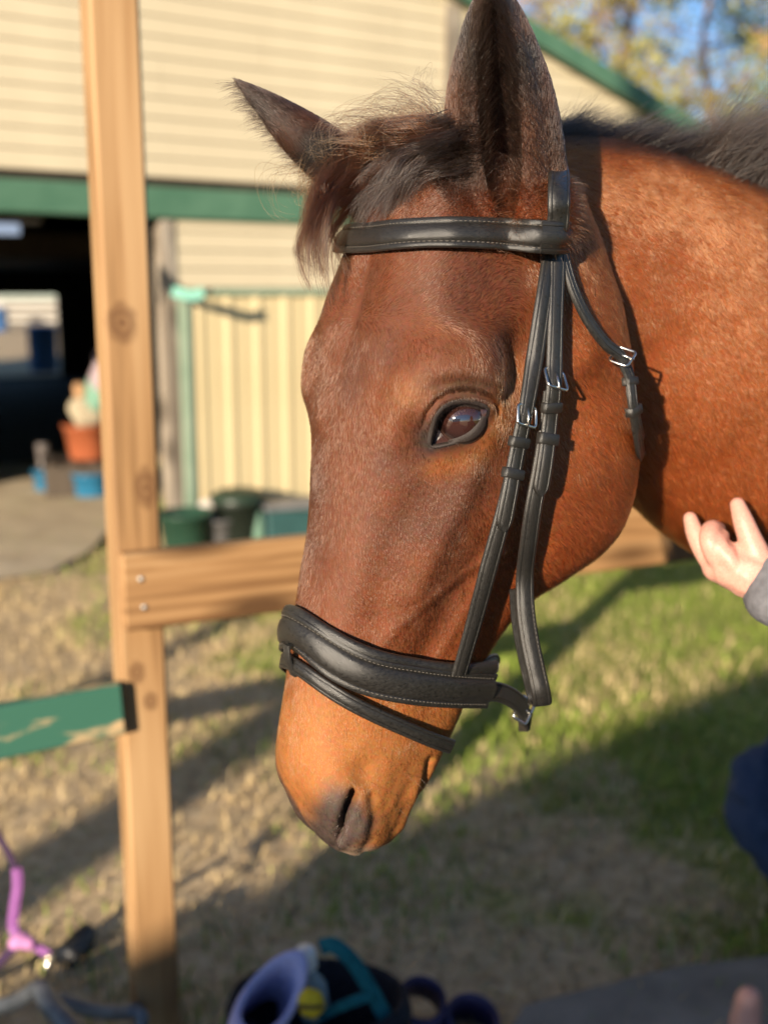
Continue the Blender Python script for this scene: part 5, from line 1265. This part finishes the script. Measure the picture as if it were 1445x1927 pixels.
V, F = ellipsoid(px_path([(42, 1772, 2.08)])[0], (.030, .018, .018), None, 14, 20); V = [np.array(v) + .003 * np.array([0, math.sin(160 * v[0]), math.cos(140 * v[0])]) for v in V]; mesh_obj('knot', V, F, cloth('pink_purple_nylon', (.36, .15, .32), (.46, .20, .40), 180, .6), hb)
K = px_path([(94, 1803, 2.08)])[0]; V, F = ellipsoid(K, (.011, .009, .010), None, 12, 16); mesh_obj('clip', V, F, noisy('brass_clip', (.48, .42, .30), (.6, .54, .4), 60, .3, metallic=.8, bump=0), hb)
V, F = tube(px_path([(92, 1808, 2.09), (88, 1830, 2.10), (90, 1850, 2.11)]), .007, 8); mesh_obj('snap_hook', V, F, M_STEEL, hb)
# grey pipe stand on the ground
ps = empty('pipe_stand', onground(110, 1960)); tag(ps, 'bent grey metal pipe stand at the foot of the pine post', 'stand'); S0 = np.array(onground(110, 1960))
M_PIPE = noisy('grey_pipe', (.10, .11, .12), (.17, .18, .19), 30, .45, metallic=.3)
for pts, r_ in (([(75, 1858, 2.02), (95, 1890, 1.98), (130, 1930, 1.93), (170, 1985, 1.88)], .021), ([(110, 1880, 2.06), (170, 1900, 2.04), (225, 1905, 2.02), (258, 1902, 2.00)], .016), ([(258, 1902, 2.0), (268, 1915, 1.99), (262, 1935, 1.98), (235, 1945, 1.97), (215, 1960, 1.96)], .014), ([(75, 1858, 2.02), (30, 1885, 2.06), (-40, 1905, 2.1)], .018)):
    V, F = tube(resample(np.array([at(*p) for p in pts]) - S0, 16), r_, 10); mesh_obj('pipe', V, F, M_PIPE, ps)
o = empty('pipe_clamp', (0, 0, 0)); bpy.data.objects.remove(o)
# dark glove-like hoof pick shape on the straw
o = empty('hoof_boot', onground(150, 1790)); tag(o, 'dark rubber hoof boot tipped over on the straw', 'boot')
q0 = np.array(onground(150, 1790)); V, F = tube(resample([at(168, 1748, 2.42) - q0, at(150, 1778, 2.38) - q0, at(128, 1808, 2.33) - q0], 12), np.interp(np.linspace(0, 1, 12), [0, .3, 1], [.022, .032, .036]), 10); mesh_obj('shell', V, F, plas('dark_rubber', (.012, .014, .018)), o)
V, F = tube([at(128, 1806, 2.30) - q0, at(140, 1800, 2.28) - q0, at(152, 1790, 2.30) - q0], .007, 6); mesh_obj('strap', V, F, plas('dark_rubber', (.02, .02, .022)), o)

# ------------------------------------------------------------------ people
M_SKIN = mat('skin', (.56, .31, .235), .5, spec=.4); bsdf(M_SKIN).inputs['Subsurface Weight'].default_value = .15; bsdf(M_SKIN).inputs['Subsurface Radius'].default_value = (.01, .004, .002)
nz = N(M_SKIN, 'ShaderNodeTexNoise', Scale=60.0, Detail=4.0); rp = ramp(M_SKIN, nz.outputs['Fac'], [(.3, (.42, .20, .155)), (.7, (.54, .29, .225))]); L(M_SKIN, rp.outputs[0], bsdf(M_SKIN).inputs['Base Color'])
def chain(P, R, seg=14, n=24):
    P = np.asarray(P, float); T = np.concatenate([[0], np.cumsum(np.linalg.norm(np.diff(P, axis=0), axis=1))]); t = np.linspace(0, T[-1], n)
    p = cr(t, P, T); r = np.interp(t, T, R); V, F = tube(p, r, seg); pc = [(V, F)]
    for e, rr_ in ((p[0], r[0]), (p[-1], r[-1])): pc.append(ellipsoid(e, (rr_,) * 3, None, 10, 14))
    return pc
def fuse(name, pieces, voxel, m, parent, sm=4, folds=0.0):
    co, fa, ed = remesh(pieces, voxel, 'tmp'); co = smooth(co, ed, sm)
    if folds: co = co + vnormals(co, fa) * (folds * (vnoise(co * np.array([1, 1, 2.2]), .07, 81) + .6 * vnoise(co * np.array([1.6, 1, 1]), .035, 82)))[:, None]
    o = mesh_obj(name, co, fa, m); return to_parent(o, parent)
def to_parent(o, parent):
    if parent: o.parent = parent; o.matrix_parent_inverse = Matrix.Translation(parent.location).inverted()
    return o
def person(loc, pose, mats, label, hands, face):
    root = empty('person', loc); tag(root, label, 'person'); J = {k: np.array(v, float) for k, v in pose.items()}
    body = chain([J['pelvis'], J['chest'], J['neck']], [.13, .14, .05]) + chain([J['neck'], J['head']], [.052, .06])
    hd = J['head']; fz = unit(np.array(face, float)); sx_ = np.cross(fz, [0, 0, 1.0])
    R_ = np.stack([sx_, fz, np.array([0, 0, 1.0])], 1); body.append(ellipsoid(hd + np.array([0, 0, .03]), (.075, .092, .115), R_))
    body.append(ellipsoid(hd + fz * .092 + np.array([0, 0, .0]), (.012, .016, .022), R_)); body.append(ellipsoid(hd + fz * .07 + np.array([0, 0, -.06]), (.04, .03, .03), R_))
    for s_ in (-1, 1): body.append(ellipsoid(hd + sx_ * s_ * .077 + np.array([0, 0, .01]), (.01, .018, .03), R_))
    for a in ('l', 'r'):
        body += chain([J['sh_' + a], J['el_' + a], J['wr_' + a]], [.05, .038, .027]); body += chain([J['hip_' + a], J['kn_' + a], J['an_' + a]], [.068, .040, .030])
    fuse('body', body, .006, M_SKIN, root, 3)
    for h in hands: fuse('hand', h, .0022, M_SKIN, root, 3)
    for s_ in (-1, 1):
        V, F = ellipsoid(hd + fz * .083 + sx_ * s_ * .032 + np.array([0, 0, .03]), (.012, .010, .010), R_, 10, 14); to_parent(mesh_obj('eye', V, F, mat('person_eye', (.08, .05, .03), .1)), root)
    V, F = ellipsoid(hd + fz * .086 + np.array([0, 0, -.045]), (.024, .010, .008), R_, 8, 14); to_parent(mesh_obj('lips', V, F, mat('lips', (.42, .16, .13), .5)), root)
    top = chain([J['pelvis'] + np.array([0, 0, .02]), J['chest'], J['neck'] - np.array([0, 0, .03])], [.155, .165, .075])
    for a in ('l', 'r'):
        w = J['wr_' + a]; e = J['el_' + a]; top += chain([J['sh_' + a], e, w + (e - w) * .04], [.068, .053, .042])
    top += chain([J['sh_l'], (J['sh_l'] + J['sh_r']) / 2 * .5 + (J['neck'] - np.array([0, 0, .08])) * .5, J['sh_r']], [.075, .10, .075]) + chain([J['chest'], (J['sh_l'] + J['sh_r']) / 2], [.16, .12])
    fuse('hoodie', top, .008, mats[0], root, 8, .008); leg = []
    for a in ('l', 'r'): leg += chain([J['hip_' + a], J['kn_' + a], J['an_' + a]], [.100, .064, .054])
    leg += chain([J['hip_l'], J['pelvis'], J['hip_r']], [.12, .13, .12]); fuse('jeans', leg, .008, mats[1], root, 4, .011)
    for a in ('l', 'r'):
        an = J['an_' + a]; fuse('shoe', chain([an + np.array([0, 0, .02]), an + np.array([0, 0, -.04]), an + fz * .10 + np.array([0, 0, -.055]), an + fz * .17 + np.array([0, 0, -.06])], [.05, .055, .045, .035]), .009, mats[2], root)
    fuse('hair', [ellipsoid(hd - fz * .018 + np.array([0, 0, .055]), (.088, .098, .105), R_), ellipsoid(hd - fz * .07 - np.array([0, 0, .06]), (.06, .045, .12), R_)], .008, mats[3], root)
    return root
M_HOOD = cloth('grey_fleece', (.085, .085, .095), (.13, .13, .145), 90); M_JEAN = cloth('navy_denim', (.022, .040, .085), (.045, .070, .135), 200); M_SHOE = plas('brown_boot', (.05, .03, .02)); M_HAIR = cloth('brown_hair', (.04, .025, .015), (.08, .05, .03), 120)
ch = lambda pts, R: chain([at(*p) for p in pts], R, 10, 14)
hand1 = (ch([(1470, 1120, 1.085), (1435, 1094, 1.09), (1402, 1076, 1.095), (1376, 1068, 1.10)], [.022, .025, .027, .022]) + ch([(1420, 1082, 1.10), (1382, 1074, 1.105), (1350, 1066, 1.11)], [.022, .022, .017])
    + ch([(1350, 1070, 1.11), (1334, 1054, 1.115), (1318, 1028, 1.122), (1306, 1001, 1.13), (1298, 976, 1.137)], [.0125, .0112, .0106, .0098, .0078])
    + ch([(1364, 1066, 1.10), (1346, 1044, 1.098), (1334, 1016, 1.10), (1337, 997, 1.112), (1350, 996, 1.128)], [.0125, .0118, .0112, .0104, .0085])
    + ch([(1382, 1064, 1.095), (1364, 1046, 1.090), (1353, 1024, 1.096), (1360, 1008, 1.112)], [.0108, .0098, .0088, .0070])
    + ch([(1394, 1074, 1.09), (1378, 1062, 1.084), (1370, 1044, 1.088), (1376, 1030, 1.104)], [.0095, .0086, .0076, .0062])
    + ch([(1432, 1084, 1.09), (1424, 1050, 1.09), (1408, 1008, 1.097), (1396, 976, 1.104), (1387, 950, 1.112)], [.020, .0150, .0122, .0108, .0082]))
wr_l = at(1440, 2230, .50)
hand2 = (ch([(1440, 2230, .50), (1430, 2150, .50), (1420, 2090, .50)], [.024, .030, .034]) + ch([(1404, 2070, .50), (1398, 1990, .495), (1402, 1920, .49), (1408, 1880, .49)], [.0100, .0090, .0080, .0066])
    + ch([(1425, 2060, .50), (1425, 2005, .49), (1440, 1990, .475), (1450, 2030, .47)], [.0105, .0095, .0085, .0070]) + ch([(1450, 2062, .50), (1455, 2015, .49), (1468, 2005, .475), (1475, 2045, .47)], [.010, .009, .008, .007])
    + ch([(1475, 2080, .50), (1482, 2040, .49), (1490, 2030, .48), (1495, 2060, .475)], [.009, .008, .007, .006]) + ch([(1390, 2140, .50), (1365, 2085, .49), (1362, 2040, .48), (1375, 2005, .475)], [.013, .011, .0095, .0075]))
hx = .62
person((hx, .32, 0), dict(pelvis=(hx, .30, .93), chest=(hx, .33, 1.22), neck=(hx, .36, 1.43), head=(hx, .39, 1.54), sh_l=(hx - .17, .35, 1.36), el_l=(hx - .26, .42, 1.12), wr_l=tuple(wr_l), sh_r=(hx + .10, .40, 1.37), el_r=(hx + .02, .78, 1.16), wr_r=tuple(at(1448, 1098, 1.09)),
    hip_l=(hx - .09, .30, .88), kn_l=(hx - .10, .34, .48), an_l=(hx - .10, .30, .10), hip_r=(hx + .09, .30, .88), kn_r=(hx + .10, .34, .48), an_r=(hx + .10, .30, .10)),
    (M_HOOD, M_JEAN, M_SHOE, M_HAIR), 'person in grey hoodie steadying the horse with a hand under its neck', [hand1, hand2], (-.1, 1, -.05))
# a second person sitting low beyond the horse's neck: a navy knee shows
kx = at(1378, 1470, 2.25); sx0 = kx[0] + .42
def simple_hand(w, d): 
    w = np.array(w); d = unit(d); s_ = unit(np.cross(d, [0, 0, 1.0])); pc = chain([w, w + d * .05, w + d * .09], [.026, .036, .034], 10, 10)
    for k in range(4): b = w + d * .09 + s_ * (.018 * (k - 1.5)); pc += chain([b, b + d * .03, b + d * .055 - np.array([0, 0, .012])], [.0095, .0088, .0075], 8, 8)
    return pc + chain([w + d * .03 + s_ * .03, w + d * .06 + s_ * .045, w + d * .085 + s_ * .045], [.012, .010, .008], 8, 8)
lk = np.array([kx[0] + .42, 2.62, .52])
person((sx0 + .1, 2.6, 0), dict(pelvis=(sx0 + .12, 2.62, .50), chest=(sx0 + .12, 2.56, .82), neck=(sx0 + .06, 2.52, 1.02), head=(sx0 + .03, 2.50, 1.13), sh_l=(sx0 + .02, 2.36, .96), el_l=(sx0 - .04, 2.30, .70), wr_l=(sx0 + .02, 2.42, .62), sh_r=(sx0 + .16, 2.74, .96), el_r=(sx0 + .16, 2.84, .70), wr_r=(sx0 + .06, 2.74, .62),
    hip_l=(sx0 + .06, 2.50, .48), kn_l=(kx[0] + .055, 2.28, kx[2] - .05), an_l=(kx[0] + .33, 2.22, .10), hip_r=(sx0 + .10, 2.74, .48), kn_r=(sx0 + .06, 2.98, .50), an_r=(sx0 + .12, 2.96, .10)),
    (M_JEAN, M_JEAN, M_SHOE, M_HAIR), 'person in navy clothes sitting low beyond the horse with one knee forward', [simple_hand((sx0 + .02, 2.42, .62), (-.2, .8, -.2)), simple_hand((sx0 + .06, 2.74, .62), (-.2, -.8, -.2))], (-.3, -1, -.1))
o = empty('wooden_stool', (sx0 + .14, 2.62, 0)); tag(o, 'low wooden stool under the seated person in navy', 'stool')
MB().box((0, 0, .335), (.38, .34, .035), bev=.006).build('seat', M_PINEX, o, False)
for a in (-1, 1):
    for b in (-1, 1): MB().box((a * .15, b * .13, .159), (.045, .045, .318), bev=.003).build('leg', M_PINEZ, o, False)
# strands of straw on the dark ground near the tote are part of the grass mass
